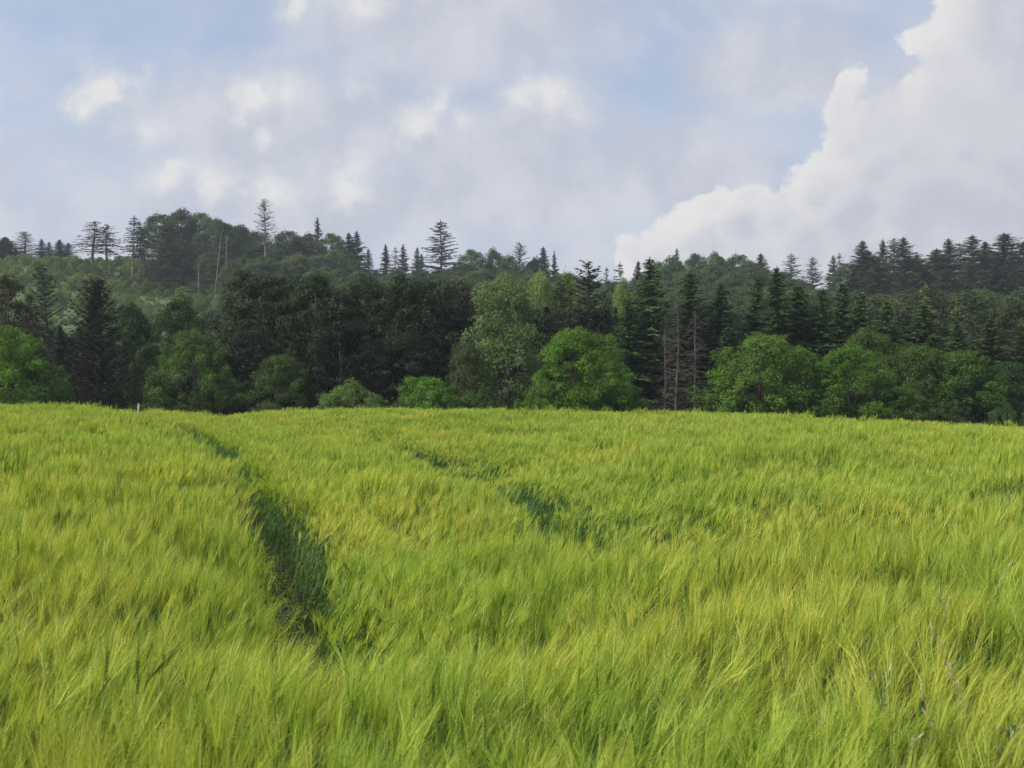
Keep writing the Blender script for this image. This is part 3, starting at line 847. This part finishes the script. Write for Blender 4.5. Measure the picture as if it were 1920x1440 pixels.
for f in RD:
    tree(f[0], f[1], f[2], f[3] * RS, f[4] * WID2.get(f[0][:-1], 1.0), f[5], f[6], f[7], f[8], G2)

# wooded dome, tree by tree, and the rounded crowns of the ridge
G3 = 'rounded broadleaf trees of the ridge'
dome = [(300, 400, 70), (335, 388, 80), (375, 398, 75), (412, 408, 75), (448, 420, 70), (482, 432, 66), (540, 432, 70), (575, 436, 64), (622, 436, 64)]
for i, (px, yt, w) in enumerate(dome):
    tree('far_broad%d' % (i % 2), px, yt, RS * (298 + 5 * (i % 3)), w * 1.25, [FARD, (0.042, 0.056, 0.028), FARG][i % 3], 'broadleaf_tree',
         order[i] + ' from the left of the broadleaf crowns forming the left-hand dome', BT, G3)
mid = [(885, 466, 60), (925, 463, 60), (955, 478, 50), (1000, 480, 56)]
for i, (px, yt, w) in enumerate(mid):
    tree('far_broad%d' % (i % 2), px, yt, RS * (316 + 4 * (i % 2)), w * 1.2, [FARG, (0.046, 0.068, 0.026)][i % 2], 'broadleaf_tree',
         order[i] + ' from the left of the rounded crowns right of wide tiered conifer', BT, G3)
rdome = [(1235, 490, 60), (1265, 478, 66), (1305, 474, 70), (1345, 470, 70), (1385, 476, 66), (1415, 490, 56)]
for i, (px, yt, w) in enumerate(rdome):
    tree('far_broad%d' % (i % 2), px, yt, RS * (302 + 5 * (i % 3)), w * 1.25, [(0.048, 0.085, 0.028), FARG, (0.046, 0.074, 0.03)][i % 3], 'broadleaf_tree',
         order[i] + ' from the left of the broadleaf crowns forming the right-hand dome', BT, G3)
lightt = [(1012, 505, 60, (0.12, 0.17, 0.05)), (1062, 508, 50, (0.11, 0.16, 0.045)), (1168, 520, 40, (0.12, 0.17, 0.05))]  # sunlight on these crowns is put into the pale tints
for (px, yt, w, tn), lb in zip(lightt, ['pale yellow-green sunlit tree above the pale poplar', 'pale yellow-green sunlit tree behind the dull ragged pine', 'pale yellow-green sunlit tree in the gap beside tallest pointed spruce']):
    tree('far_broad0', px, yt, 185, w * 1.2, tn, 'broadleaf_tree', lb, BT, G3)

rback = [(1632, 478, 60), (1712, 482, 64), (1757, 480, 60), (1868, 474, 66), (1590, 492, 56)]
for i, ((px, yt, w), wh) in enumerate(zip(rback, ['second from left', 'third from left', 'fourth from left', 'rightmost', 'leftmost'])):
    tree('far_broad%d' % (i % 2), px, yt, RS * (300 + 4 * (i % 2)), w * 1.3, [FARD, FARG][i % 2], 'broadleaf_tree',
         'rounded dark crown between the tall right-hand skyline spruces, ' + wh + ' such crown', BT, G3)

# bare pale trunks on the clearing below the dome
G4 = 'bare trunks left standing on the clearing'
for px, yb, yt, lean, lb in [(402, 540, 435, 0.10, 'leaning bare pale trunk left standing below the dome'), (424, 520, 440, 0.0, 'upright bare pale trunk left standing below the dome'),
                             (372, 535, 495, 0.0, 'short bare pale trunk below the dome, leftmost of three')]:
    D = 268.0 * RS
    x, y, zt = px2world(px, yt, D); zb = float(ground(x, y))
    g = Geo(); q = np.linspace(0, 1, 6)
    h = zt - zb
    g.tube(np.stack([lean * h * q, 0.03 * h * q ** 2, -0.3 + (h + 0.3) * q], 1), np.linspace(0.2, 0.08, 6), 6)
    o = g.obj('bare_trunk', [M_BARK_PALE], smooth=True)
    o.location = (x, y, zb)
    for j in range(7):
        tw = Geo(); a = random.uniform(0, 6.28); z0 = random.uniform(0.5, 0.97) * h; L = random.uniform(0.4, 1.2)
        fz = (z0 + 0.3) / (h + 0.3)
        p0 = np.array([lean * h * fz, 0.03 * h * fz ** 2, z0])
        tw.tube(np.stack([p0, p0 + L * np.array([math.cos(a), math.sin(a), 0.3])]), np.array([0.04, 0.01]), 4)
        tw.obj('branch_stub', [M_BARK_PALE], parent=o)
    tag(o, lb, 'tree trunk', G4)



# ------------------------------------------------------------------ woods and scrub that read as one mass
def proto(k):
    """trunk and crown joined, for scattering"""
    K = KINDS[k]; tr, cr = K['geos']
    g = Geo()
    for i, s in enumerate((tr, cr)):
        off = g.n
        for V in s.V: g.V.append(V)
        for v in s.var: g.var.append(v)
        for q in s.Q: g.Q.append(q + off); g.qm.append(np.full(len(q), i))
        for q in s.T: g.T.append(q + off); g.tm.append(np.full(len(q), i))
        g.n += s.n
    return g.obj(k, list(K['mats']), link=False)


def wood(name, kinds, pts, label, cat, tints, hfun, seed, wscale=1.0):
    r = np.random.default_rng(seed)
    n = len(pts)
    pr = [proto(k) for k in kinds]
    idx = r.integers(0, len(kinds), n)
    H = np.array([KINDS[k]['H'] for k in kinds])[idx]
    h = hfun(pts[:, 0], pts[:, 1], r)
    s = h / H
    pos = np.column_stack([pts, ground(pts[:, 0], pts[:, 1]) - 0.1])
    rot = np.column_stack([np.zeros(n), np.zeros(n), r.uniform(0, 2 * PI, n)])
    sw = s * wscale * r.uniform(0.85, 1.15, n)
    t = np.array(tints)[r.integers(0, len(tints), n)] * r.uniform(0.8, 1.2, n)[:, None]
    return scatter(name, pr, pos, rot, np.column_stack([sw, sw, s]), idx, t, label, cat)


def grid_pts(x0, x1, y0, y1, sp, seed, jit=0.42, grow=None):
    r = np.random.default_rng(seed)
    X, Y = np.meshgrid(np.arange(x0, x1, sp), np.arange(y0, y1, sp))
    p = np.column_stack([X.ravel(), Y.ravel()]) + r.uniform(-jit, jit, (X.size, 2)) * sp
    return p


def px_of(x, y):
    return 960 + F * x / y


# skyline the filling woods must stay under (photograph pixels)
SKX = np.array([-800, 0, 60, 300, 470, 640, 700, 870, 1000, 1120, 1180, 1240, 1420, 1500, 1600, 1720, 1920, 2700], float)
FRX = np.array([-800, 0, 250, 400, 460, 880, 1000, 1150, 1200, 1300, 1500, 1650, 1750, 1920, 2700], float)
FRY = np.array([560, 560, 610, 600, 535, 535, 540, 545, 540, 560, 570, 590, 610, 630, 630], float)
pts = grid_pts(-110, 110, 128, 176, 7.0, 5)
wood('forest_interior', ['beech0', 'spruce1', 'beech2', 'spruce3'], pts, 'dark mass of trees filling the wood behind the front row', 'wood',
     [(0.022, 0.036, 0.013), (0.028, 0.046, 0.016)],
     lambda x, y, r: np.clip((EYE + (HOR - np.interp(px_of(x, y), FRX, FRY) - 12 * r.random(len(x))) / F * y) - ground(x, y), 5, 22) * 0.9, 51, 1.05)

SKY = np.array([520, 520, 520, 440, 452, 462, 500, 490, 500, 520, 530, 498, 492, 520, 580, 600, 605, 605], float)
pts = grid_pts(-265, 265, 215, 485, 10.5, 6)
pp = px_of(pts[:, 0], pts[:, 1])
keep = ~((pp < 300) & (pts[:, 1] > 205))
keep &= ~((pp < 440) & (pts[:, 1] > 215) & (pts[:, 1] < 395))
pts = pts[keep]
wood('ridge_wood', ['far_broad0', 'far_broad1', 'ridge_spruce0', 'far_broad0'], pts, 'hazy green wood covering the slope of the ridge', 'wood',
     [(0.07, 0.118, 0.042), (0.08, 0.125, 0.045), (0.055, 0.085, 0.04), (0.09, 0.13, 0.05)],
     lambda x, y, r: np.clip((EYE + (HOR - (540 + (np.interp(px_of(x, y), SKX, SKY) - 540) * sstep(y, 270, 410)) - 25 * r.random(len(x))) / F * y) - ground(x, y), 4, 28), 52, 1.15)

r_ = np.random.default_rng(61)
pts = np.column_stack([r_.uniform(-265, -60, 9000), r_.uniform(195, 490, 9000)])
pp = px_of(pts[:, 0], pts[:, 1])
pts = pts[(pp < 460) & (fbm(pts[:, 0] / 14, pts[:, 1] / 14, 3, 2) > 0.30)]
wood('clearing_scrub', ['bush0', 'bush1', 'ash0'], pts, 'light green young scrub over the hillside clearing at left', 'scrub',
     [(0.17, 0.26, 0.07), (0.13, 0.21, 0.06), (0.19, 0.265, 0.085)],
     lambda x, y, r: 0.9 + 3.0 * r.random(len(x)) ** 2.4 + 2.5 * sstep(y, 260, 200), 62, 0.9)

pts = np.column_stack([r_.uniform(-75, 75, 260), r_.uniform(106, 124, 260)])
wood('edge_undergrowth', ['bush0', 'bush1'], pts, 'dark low undergrowth along the foot of the tree line', 'undergrowth',
     [(0.040, 0.080, 0.018), (0.050, 0.095, 0.022)], lambda x, y, r: 2.2 + 2.2 * r.random(len(x)), 63, 0.9)


# ------------------------------------------------------------------ barley
def crop_material(name, ca, cb, trans, rough=0.5, spec=0.3):
    m, N, out = new_mat(name)
    tint = attr(N, 'tint', 'INSTANCER').outputs['Color']
    var = attr(N, 'var').outputs['Fac']
    c = N.mix(var, ca, cb)
    c = N.mix(1.0, c, tint, 'MULTIPLY')
    p = N.n('ShaderNodeBsdfPrincipled'); N.put(p.inputs['Base Color'], c)
    p.inputs['Roughness'].default_value = rough; p.inputs['Specular IOR Level'].default_value = spec
    t = N.n('ShaderNodeBsdfTranslucent'); N.put(t.inputs[0], N.mix(1.0, c, (1.1, 1.15, 0.7), 'MULTIPLY'))
    mx = N.n('ShaderNodeMixShader'); mx.inputs[0].default_value = trans
    N.put(mx.inputs[1], p.outputs[0]); N.put(mx.inputs[2], t.outputs[0]); N.put(out.inputs[0], mx.outputs[0])
    return m


M_STEM = crop_material('barley_stem', (0.13, 0.23, 0.08), (0.32, 0.42, 0.22), 0.15)
M_BLADE = crop_material('barley_blade', (0.040, 0.115, 0.012), (0.10, 0.20, 0.022), 0.35)
M_EAR = crop_material('barley_ear', (0.22, 0.32, 0.040), (0.44, 0.46, 0.085), 0.30)
M_AWN = crop_material('barley_awn', (0.19, 0.33, 0.030), (0.70, 0.68, 0.15), 0.33)
BAR = [M_STEM, M_BLADE, M_EAR, M_AWN]


def stalk(g, r, x, y, H, thick, awns, kernels, lod):
    wind = r.normal(0.0, 0.75)                       # heading scatter about +x
    wd = np.array([math.cos(wind), math.sin(wind), 0.0])
    bend = r.uniform(0.0, 0.16)
    b0 = np.array([x, y, 0.0])
    jig = np.array([r.normal(0, 0.03), r.normal(0, 0.03), 0])
    seg = 4 if lod < 2 else 3
    q = np.linspace(0, 1, seg)
    pts = b0 + np.outer(q, [0, 0, H]) + np.outer(q ** 2.2, wd * bend * H) + np.outer(q, jig)
    g.tube(pts, thick * np.linspace(1.1, 0.7, seg), 3, mat=0, var=r.random())
    # blades
    for _ in range(2):
        zq = r.uniform(0.3, 0.85)
        p0 = np.array([np.interp(zq, q, pts[:, i]) for i in range(3)])
        a = r.uniform(0, 2 * PI); o = unit(np.array([math.cos(a) + 0.5, math.sin(a), 0.0]))
        L = r.uniform(0.13, 0.24); w = r.uniform(0.003, 0.0055) * (1 if lod < 1 else 1.25 if lod < 2 else 2.0)
        t = np.array([0, 0.4, 0.75, 1.0])
        up = r.uniform(0.8, 1.5)
        c = p0 + np.outer(t, o * L * 0.75) + np.outer(up * t - (up + r.uniform(0.0, 0.7)) * 0.8 * t ** 2.4, [0, 0, L])
        sd = np.array([-o[1], o[0], r.normal(0, 0.3)])
        ww = w * np.array([0.7, 1.0, 0.7, 0.05])
        V = np.concatenate([c - sd * ww[:, None], c + sd * ww[:, None]])
        g.add(V, [[i, i + 1, i + 5, i + 4] for i in range(3)], var=r.random(), mat=1)
    # ear
    th = np.clip(r.normal(0.26, 0.24), 0.0, 1.2)
    e = unit(wd * math.sin(th) + np.array([0, 0, math.cos(th)]))
    sd = unit(np.cross(e, r.normal(0, 1, 3)))
    top = pts[-1]
    EL = r.uniform(0.065, 0.09)
    ev = r.random()
    if kernels:
        up = unit(np.cross(e, sd))
        for kk in range(kernels):
            for sgn in (-1, 1):
                f = (kk + 0.5 * (sgn > 0)) / kernels
                c = top + e * EL * f + sd * sgn * 0.0032
                d = unit(e + sd * sgn * 0.33)
                l, w = 0.0075, 0.0034
                V = [c - d * l * 0.7, c + sd * w, c + up * w, c - sd * w, c - up * w, c + d * l]
                g.add(V, None, [[0, 2, 1], [0, 3, 2], [0, 4, 3], [0, 1, 4], [5, 1, 2], [5, 2, 3], [5, 3, 4], [5, 4, 1]], var=np.clip(ev + r.normal(0, 0.15), 0, 1), mat=2)
    else:
        qq = np.array([0, 0.3, 0.75, 1.0])
        g.tube(top + np.outer(qq * EL, e), np.array([0.002, 0.0065, 0.005, 0.001]) * (1.0 if lod < 2 else 1.3), 4, mat=2, var=ev)
    # awns
    n = awns
    f = r.uniform(0.1, 1.0, n)
    st = top + np.outer(f * EL, e)
    d = unit(e + sd * r.normal(0, 0.16, n)[:, None] + np.cross(e, sd) * r.normal(0, 0.13, n)[:, None])
    L = r.uniform(0.10, 0.155, n) * (1.15 - 0.35 * f) * (1.3 if lod == 0 else 1.1)
    w = {0: 0.0010, 1: 0.0016, 2: 0.0027}[lod]
    drift = wd * 0.014 - np.array([0, 0, 0.004])
    ww = unit(np.cross(d, r.normal(0, 1, (n, 3)))) * w
    m_ = st + d * (L * 0.55)[:, None]
    tip = st + d * L[:, None] + drift
    V = np.stack([st - ww, st + ww, m_ + ww * 0.8, m_ - ww * 0.8, tip], 1).reshape(-1, 3)
    k = np.arange(n)[:, None] * 5
    g.add(V, k + np.array([[0, 1, 2, 3]]), k + np.array([[3, 2, 4]]), var=np.repeat(np.clip(ev * 0.6 + 0.2 + r.normal(0, 0.18, n), 0, 1), 5), mat=3)


def clump(seed, n, rad, lod):
    r = np.random.default_rng(seed)
    g = Geo()
    for _ in range(n):
        a = r.uniform(0, 2 * PI); q = rad * math.sqrt(r.random())
        stalk(g, r, q * math.cos(a), q * math.sin(a), r.uniform(0.64, 0.79), {0: 0.0016, 1: 0.002, 2: 0.003}[lod],
              {0: 18, 1: 13, 2: 9}[lod], {0: 9, 1: 0, 2: 0}[lod], lod)
    return g.obj('barley_clump', BAR, link=False)


def low_clump(seed):
    """bent, trampled blades lying in the wheel track"""
    r = np.random.default_rng(seed)
    g = Geo()
    for _ in range(34):
        x, y = r.normal(0, 0.09, 2); a = r.uniform(0, 2 * PI); o = np.array([math.cos(a), math.sin(a), 0])
        L = r.uniform(0.15, 0.38); t = np.linspace(0, 1, 5); up = r.uniform(0.4, 1.3)
        c = np.array([x, y, 0.0]) + np.outer(t, o * L * 0.7) + np.outer(up * t - up * 0.8 * t ** 2, [0, 0, L])
        sd = np.array([-o[1], o[0], r.normal(0, 0.3)]); w = r.uniform(0.003, 0.006) * np.array([0.8, 1, 1, 0.7, 0.05])
        g.add(np.concatenate([c - sd * w[:, None], c + sd * w[:, None]]), [[i, i + 1, i + 6, i + 5] for i in range(4)], var=r.random(), mat=int(r.choice([0, 1, 3], p=[0.45, 0.1, 0.45])))
    return g.obj('trampled_clump', BAR, link=False)


NEAR = [clump(400 + i, 11, 0.13, 0) for i in range(8)]
MIDC = [clump(420 + i, 17, 0.18, 1) for i in range(7)]
FARC = [clump(440 + i, 40, 0.38, 2) for i in range(6)]
LOWC = [low_clump(460 + i) for i in range(3)]
protos = NEAR + MIDC + FARC + LOWC

pos, rot, scl, idx, tin = [], [], [], [], []
r_ = np.random.default_rng(77)
for (y0, y1, sp, i0, ni, zone) in ((1.0, 9.0, 0.180, 0, 8, 0), (9.0, 24.0, 0.25, 8, 7, 0), (24.0, 64.0, 0.24, 8, 7, 1), (24.0, 72.0, 0.47, 15, 6, 2), (4.6, 24.0, 0.20, 8, 7, 3)):
    p = grid_pts(-0.5 * y1 - 4, 0.5 * y1 + 4, y0, y1, sp, int(y1 * 7) + zone, 0.40)
    x, y = p[:, 0], p[:, 1]
    k = np.abs(x) < 0.48 * y + 2.5
    x, y = x[k], y[k]
    if zone:
        near_t = np.minimum(dist_poly(x, y, TR_A), dist_poly(x, y, TR_B)) < 1.3
        k = near_t if zone == 1 else ~near_t
        if zone == 3:      # the stand is thick along the lee edge of the track
            k = (dist_poly(x, y, TR_A) < 0.75) & (x > np.interp(y, TR_A[::-1, 1], TR_A[::-1, 0]))
        x, y = x[k], y[k]
    n = len(x)
    da = dist_poly(x, y, TR_A); da2 = dist_poly(x, y, TR_A2); db = dist_poly(x, y, TR_B); dc = dist_poly(x, y, TR_C)
    jag = 0.06 * (r_.random(n) - 0.5)
    cut = (da < 0.20 + 0.13 * sstep(y, 7, 13) + 0.4 * jag + 0.15 * (y0 > 20)) | (db < 0.14 + 0.16 * sstep(y, 9, 14) + jag + 0.10 * (y0 > 20)) | ((da2 < 0.14 + jag) & (r_.random(n) < 0.4)) | ((dc < 0.16 + jag) & (r_.random(n) < 0.4))
    low = cut & (r_.random(n) < 0.35)
    keep = ~cut
    # gusts: patches that lean further and sit lower
    gust = fbm(x / 2.2 + 0.25 * y, y / 3.0, 31, 3)
    gust2 = fbm(x / 0.7, y / 0.8, 35, 2)
    edge_d = np.minimum(da, db)
    lean = (-0.06 + 0.5 * np.clip(gust - 0.42, 0, 1) + 0.45 * (gust2 - 0.45)) 
    # plants on the lee side of a wheel track lean away from it and bare their stems
    side = np.minimum(np.where(x > np.interp(y, TR_A[::-1, 1], TR_A[::-1, 0]), da, 9), np.where(x > np.interp(y, TR_BV[:, 1], TR_BV[:, 0]), db, 9))
    lee = np.exp(-(np.clip(side - 0.15, 0, 9) / 0.6) ** 2)
    lean = lean * (1 - lee) + 0.30 * lee
    hei = 0.97 + (0.28 + 0.12 * sstep(y, 7, 16)) * (fbm(x / 1.8, y / 1.1, 41, 2) - 0.5) + (0.20 + 0.18 * sstep(y, 7, 16)) * (fbm(x / 0.5, y / 0.4, 43, 2) - 0.5) + r_.normal(0, 0.05, n)
    hei = hei * (1 - 0.06 * lee) * (1 - 0.14 * np.exp(-(da2 / 0.42) ** 2)) * (1 - 0.16 * np.exp(-(db / 0.6) ** 2)) * (1 - 0.16 * np.exp(-(dc / 0.9) ** 2))
    hei = np.maximum(hei, np.where(np.minimum(np.minimum(da, db), np.minimum(da2, dc)) > 0.8, 0.86, 0.7))
    tall = r_.random(n) < 0.03
    hei = hei + 0.13 * tall
    ripe = fbm(x / 1.3, y / 1.6, 51, 3)
    z = ground(x, y)
    rz = r_.normal(0.0, 0.7, n) + 1.1 * (fbm(x / 3.5, y / 4.0, 57, 2) - 0.5)
    rx = r_.normal(0, 0.07, n)
    warm = np.clip((ripe - 0.40) * 3.2, 0, 1)[:, None]
    t = (1 - warm) * np.array([0.88, 0.99, 0.82]) + warm * np.array([1.08, 1.04, 0.95])
    t = t * (1 + r_.normal(0, 0.07, n))[:, None]
    ki = i0 + r_.integers(0, ni, n)
    sc_ = np.column_stack([np.ones(n), np.ones(n), hei])
    for sel, lowk in ((keep, False), (low, True)):
        m = sel
        pos.append(np.column_stack([x[m], y[m], z[m]]))
        if lowk:
            rot.append(np.column_stack([0 * x[m], 0 * x[m], r_.uniform(0, 6.28, m.sum())]))
            idx.append(len(NEAR + MIDC + FARC) + r_.integers(0, 3, m.sum()))
            scl.append(np.full((m.sum(), 3), 1.1))
        else:
            rot.append(np.column_stack([rx[m], lean[m], rz[m]]))
            idx.append(ki[m]); scl.append(sc_[m])
        tin.append(t[m])
scatter('barley_crop', protos, np.concatenate(pos), np.concatenate(rot), np.concatenate(scl), np.concatenate(idx), np.concatenate(tin),
        'field of green bearded barley leaning in the wind', 'barley')


# ------------------------------------------------------------------ small things
def plain(name, c, rough=0.7):
    m, N, out = new_mat(name)
    tcn = N.n('ShaderNodeTexCoord')
    f = N.noise(tcn.outputs['Object'], 30, 4, 0.6)
    p = N.n('ShaderNodeBsdfPrincipled')
    N.put(p.inputs['Base Color'], N.mix(f, tuple(v * 0.75 for v in c), tuple(min(1, v * 1.2) for v in c)))
    p.inputs['Roughness'].default_value = rough
    N.put(out.inputs[0], p.outputs[0])
    return m


# white marker stake at the end of the wheel track
x, y, zt = px2world(257, 757, 60.0)
zb = float(ground(x, y))
g = Geo(); h = zt - zb
g.tube(np.array([[0, 0, -0.3], [0.01, 0, h * 0.5], [0.0, 0, h - 0.03], [0, 0, h]]), np.array([0.04, 0.038, 0.038, 0.02]), 8)
post = g.obj('marker_post', [plain('white_paint', (0.75, 0.75, 0.72))], smooth=False)
post.location = (x, y, zb); post.rotation_euler = (0.02, 0.05, 0)
g = Geo(); g.tube(np.array([[0, 0, h], [0, 0, h + 0.012], [0, 0, h + 0.03]]), np.array([0.043, 0.043, 0.004]), 8)
g.obj('cap', [plain('grey_cap', (0.35, 0.35, 0.35))], parent=post)
tag(post, 'thin white marker post where the left wheel track meets the trees', 'post')

# wild oats blown over the barley in the right foreground
M_STRAW = plain('straw_stem', (0.36, 0.30, 0.16)); M_SPIKE = plain('oat_husk', (0.46, 0.39, 0.28), 0.5)
OATS = [(1845, 1062, 5.0, 0.9, 'farthest pale wild oat in the right foreground'), (1795, 1115, 4.6, -0.5, 'pale wild oat just below the farthest one at right'),
        (1800, 1185, 4.1, -0.7, 'pinkish wild oat left of the right edge, halfway down the foreground'), (1650, 1262, 3.7, 0.3, 'upright pinkish wild oat, leftmost at mid foreground height'),
        (1835, 1262, 3.6, -0.6, 'pinkish wild oat below the halfway one near right edge'), (1765, 1300, 3.5, -0.4, 'wild oat with two pale husks between upright and right-edge oats'),
        (1590, 1355, 3.25, -0.5, 'drooping pale wild oat, lowest and farthest left of the oats'), (1655, 1392, 3.15, 0.8, 'bowed pale wild oat near the bottom edge, right of the drooping one'),
        (1830, 1372, 3.15, 1.0, 'pale wild oat bending to the right near the lower right corner')]
for (px, py, D, bend, lb) in OATS:
    r = np.random.default_rng(int(px * 7 + py))
    x, y, zt = px2world(px, py, D)
    zb = float(ground(x, y)); h = zt - zb + 0.02
    e = bpy.data.objects.new('wild_oat', None); col.objects.link(e); e.location = (x - 0.10 * bend, y, zb); e.empty_display_size = 0.1
    q = np.linspace(0, 1, 10)
    pts = np.stack([0.22 * bend * q ** 2.2, 0.03 * q, h * (1.06 * q - 0.08 * q ** 6)], 1)
    g = Geo(); g.tube(pts, np.linspace(0.0022, 0.0012, 10), 5); g.obj('stem', [M_STRAW], parent=e, smooth=True)
    for j in range(6):
        f = 0.76 + 0.24 * (j + 0.7) / 6
        p0 = np.array([np.interp(f, q, pts[:, i]) for i in range(3)])
        p2 = np.array([np.interp(f - 0.03, q, pts[:, i]) for i in range(3)])
        al = unit(p0 - p2)
        s = 1 if j % 2 else -1
        dn = unit(al + np.array([s * 0.28, r.normal(0, 0.2), r.uniform(-0.2, 0.1)]))
        L = r.uniform(0.028, 0.045)
        g = Geo()
        g.tube(p0 + np.outer(np.array([0, 0.18, 0.4, 0.75, 1.0]) * L, dn), np.array([0.0006, 0.0014, 0.0033, 0.0022, 0.0003]), 5)
        g.obj('spikelet', [M_SPIKE], parent=e, smooth=True)
    tag(e, lb, 'wild oat', 'wild oats in the right foreground')

# dark leafy weed in the lower right corner
M_WEED = plain('weed_leaf', (0.03, 0.085, 0.025), 0.5)
x, y, zt = px2world(1893, 1345, 3.2); zb = float(ground(x, y)); h = zt - zb
e = bpy.data.objects.new('weed_plant', None); col.objects.link(e); e.location = (x, y, zb)
g = Geo(); g.tube(np.array([[0, 0, -0.02], [0.01, 0, h * 0.5], [0.0, 0.01, h]]), np.array([0.004, 0.003, 0.0015]), 5); g.obj('stem', [M_WEED], parent=e)
r = np.random.default_rng(5)
for j in range(16):
    a = j * 2.4; zz = h * (0.62 + 0.38 * j / 16); L = 0.075 * (1.15 - 0.5 * j / 16)
    o = np.array([math.cos(a), math.sin(a), 0]); sd = np.array([-o[1], o[0], 0])
    t = np.array([0, 0.35, 0.7, 1.0]); c = np.array([0, 0, zz]) + np.outer(t, o * L) + np.outer(0.5 * t - 0.55 * t ** 2, [0, 0, L])
    w = L * np.array([0.05, 0.2, 0.15, 0.01])
    g = Geo(); g.add(np.concatenate([c - sd * w[:, None] + [0, 0, 0.003], c, c + sd * w[:, None] + [0, 0, 0.003]]),
                     [[i, i + 1, i + 5, i + 4] for i in range(3)] + [[i + 4, i + 5, i + 9, i + 8] for i in range(3)])
    g.obj('leaf', [M_WEED], parent=e, smooth=True)
tag(e, 'dark green leafy weed in the lower right corner', 'weed')

# ------------------------------------------------------------------ air
HAZE = 0.00021
V = np.array([(x, y, z) for z in (-8.0, 62.0) for y in (-3200.0, 6200.0) for x in (-5200.0, 5200.0)])
hz = mesh_obj('haze', V, [np.array([[0, 2, 3, 1], [4, 5, 7, 6], [0, 1, 5, 4], [2, 6, 7, 3], [0, 4, 6, 2], [1, 3, 7, 5]])], [])
m, N, out = new_mat('air')
pv = N.n('ShaderNodeVolumePrincipled'); pv.inputs['Color'].default_value = (0.80, 0.88, 1.0, 1); pv.inputs['Density'].default_value = HAZE
pv.inputs['Anisotropy'].default_value = 0.2
N.put(out.inputs['Volume'], pv.outputs[0])
hz.data.materials.append(m)
tag(hz, 'thin bluish summer haze over the ridge', 'haze', kind='stuff')
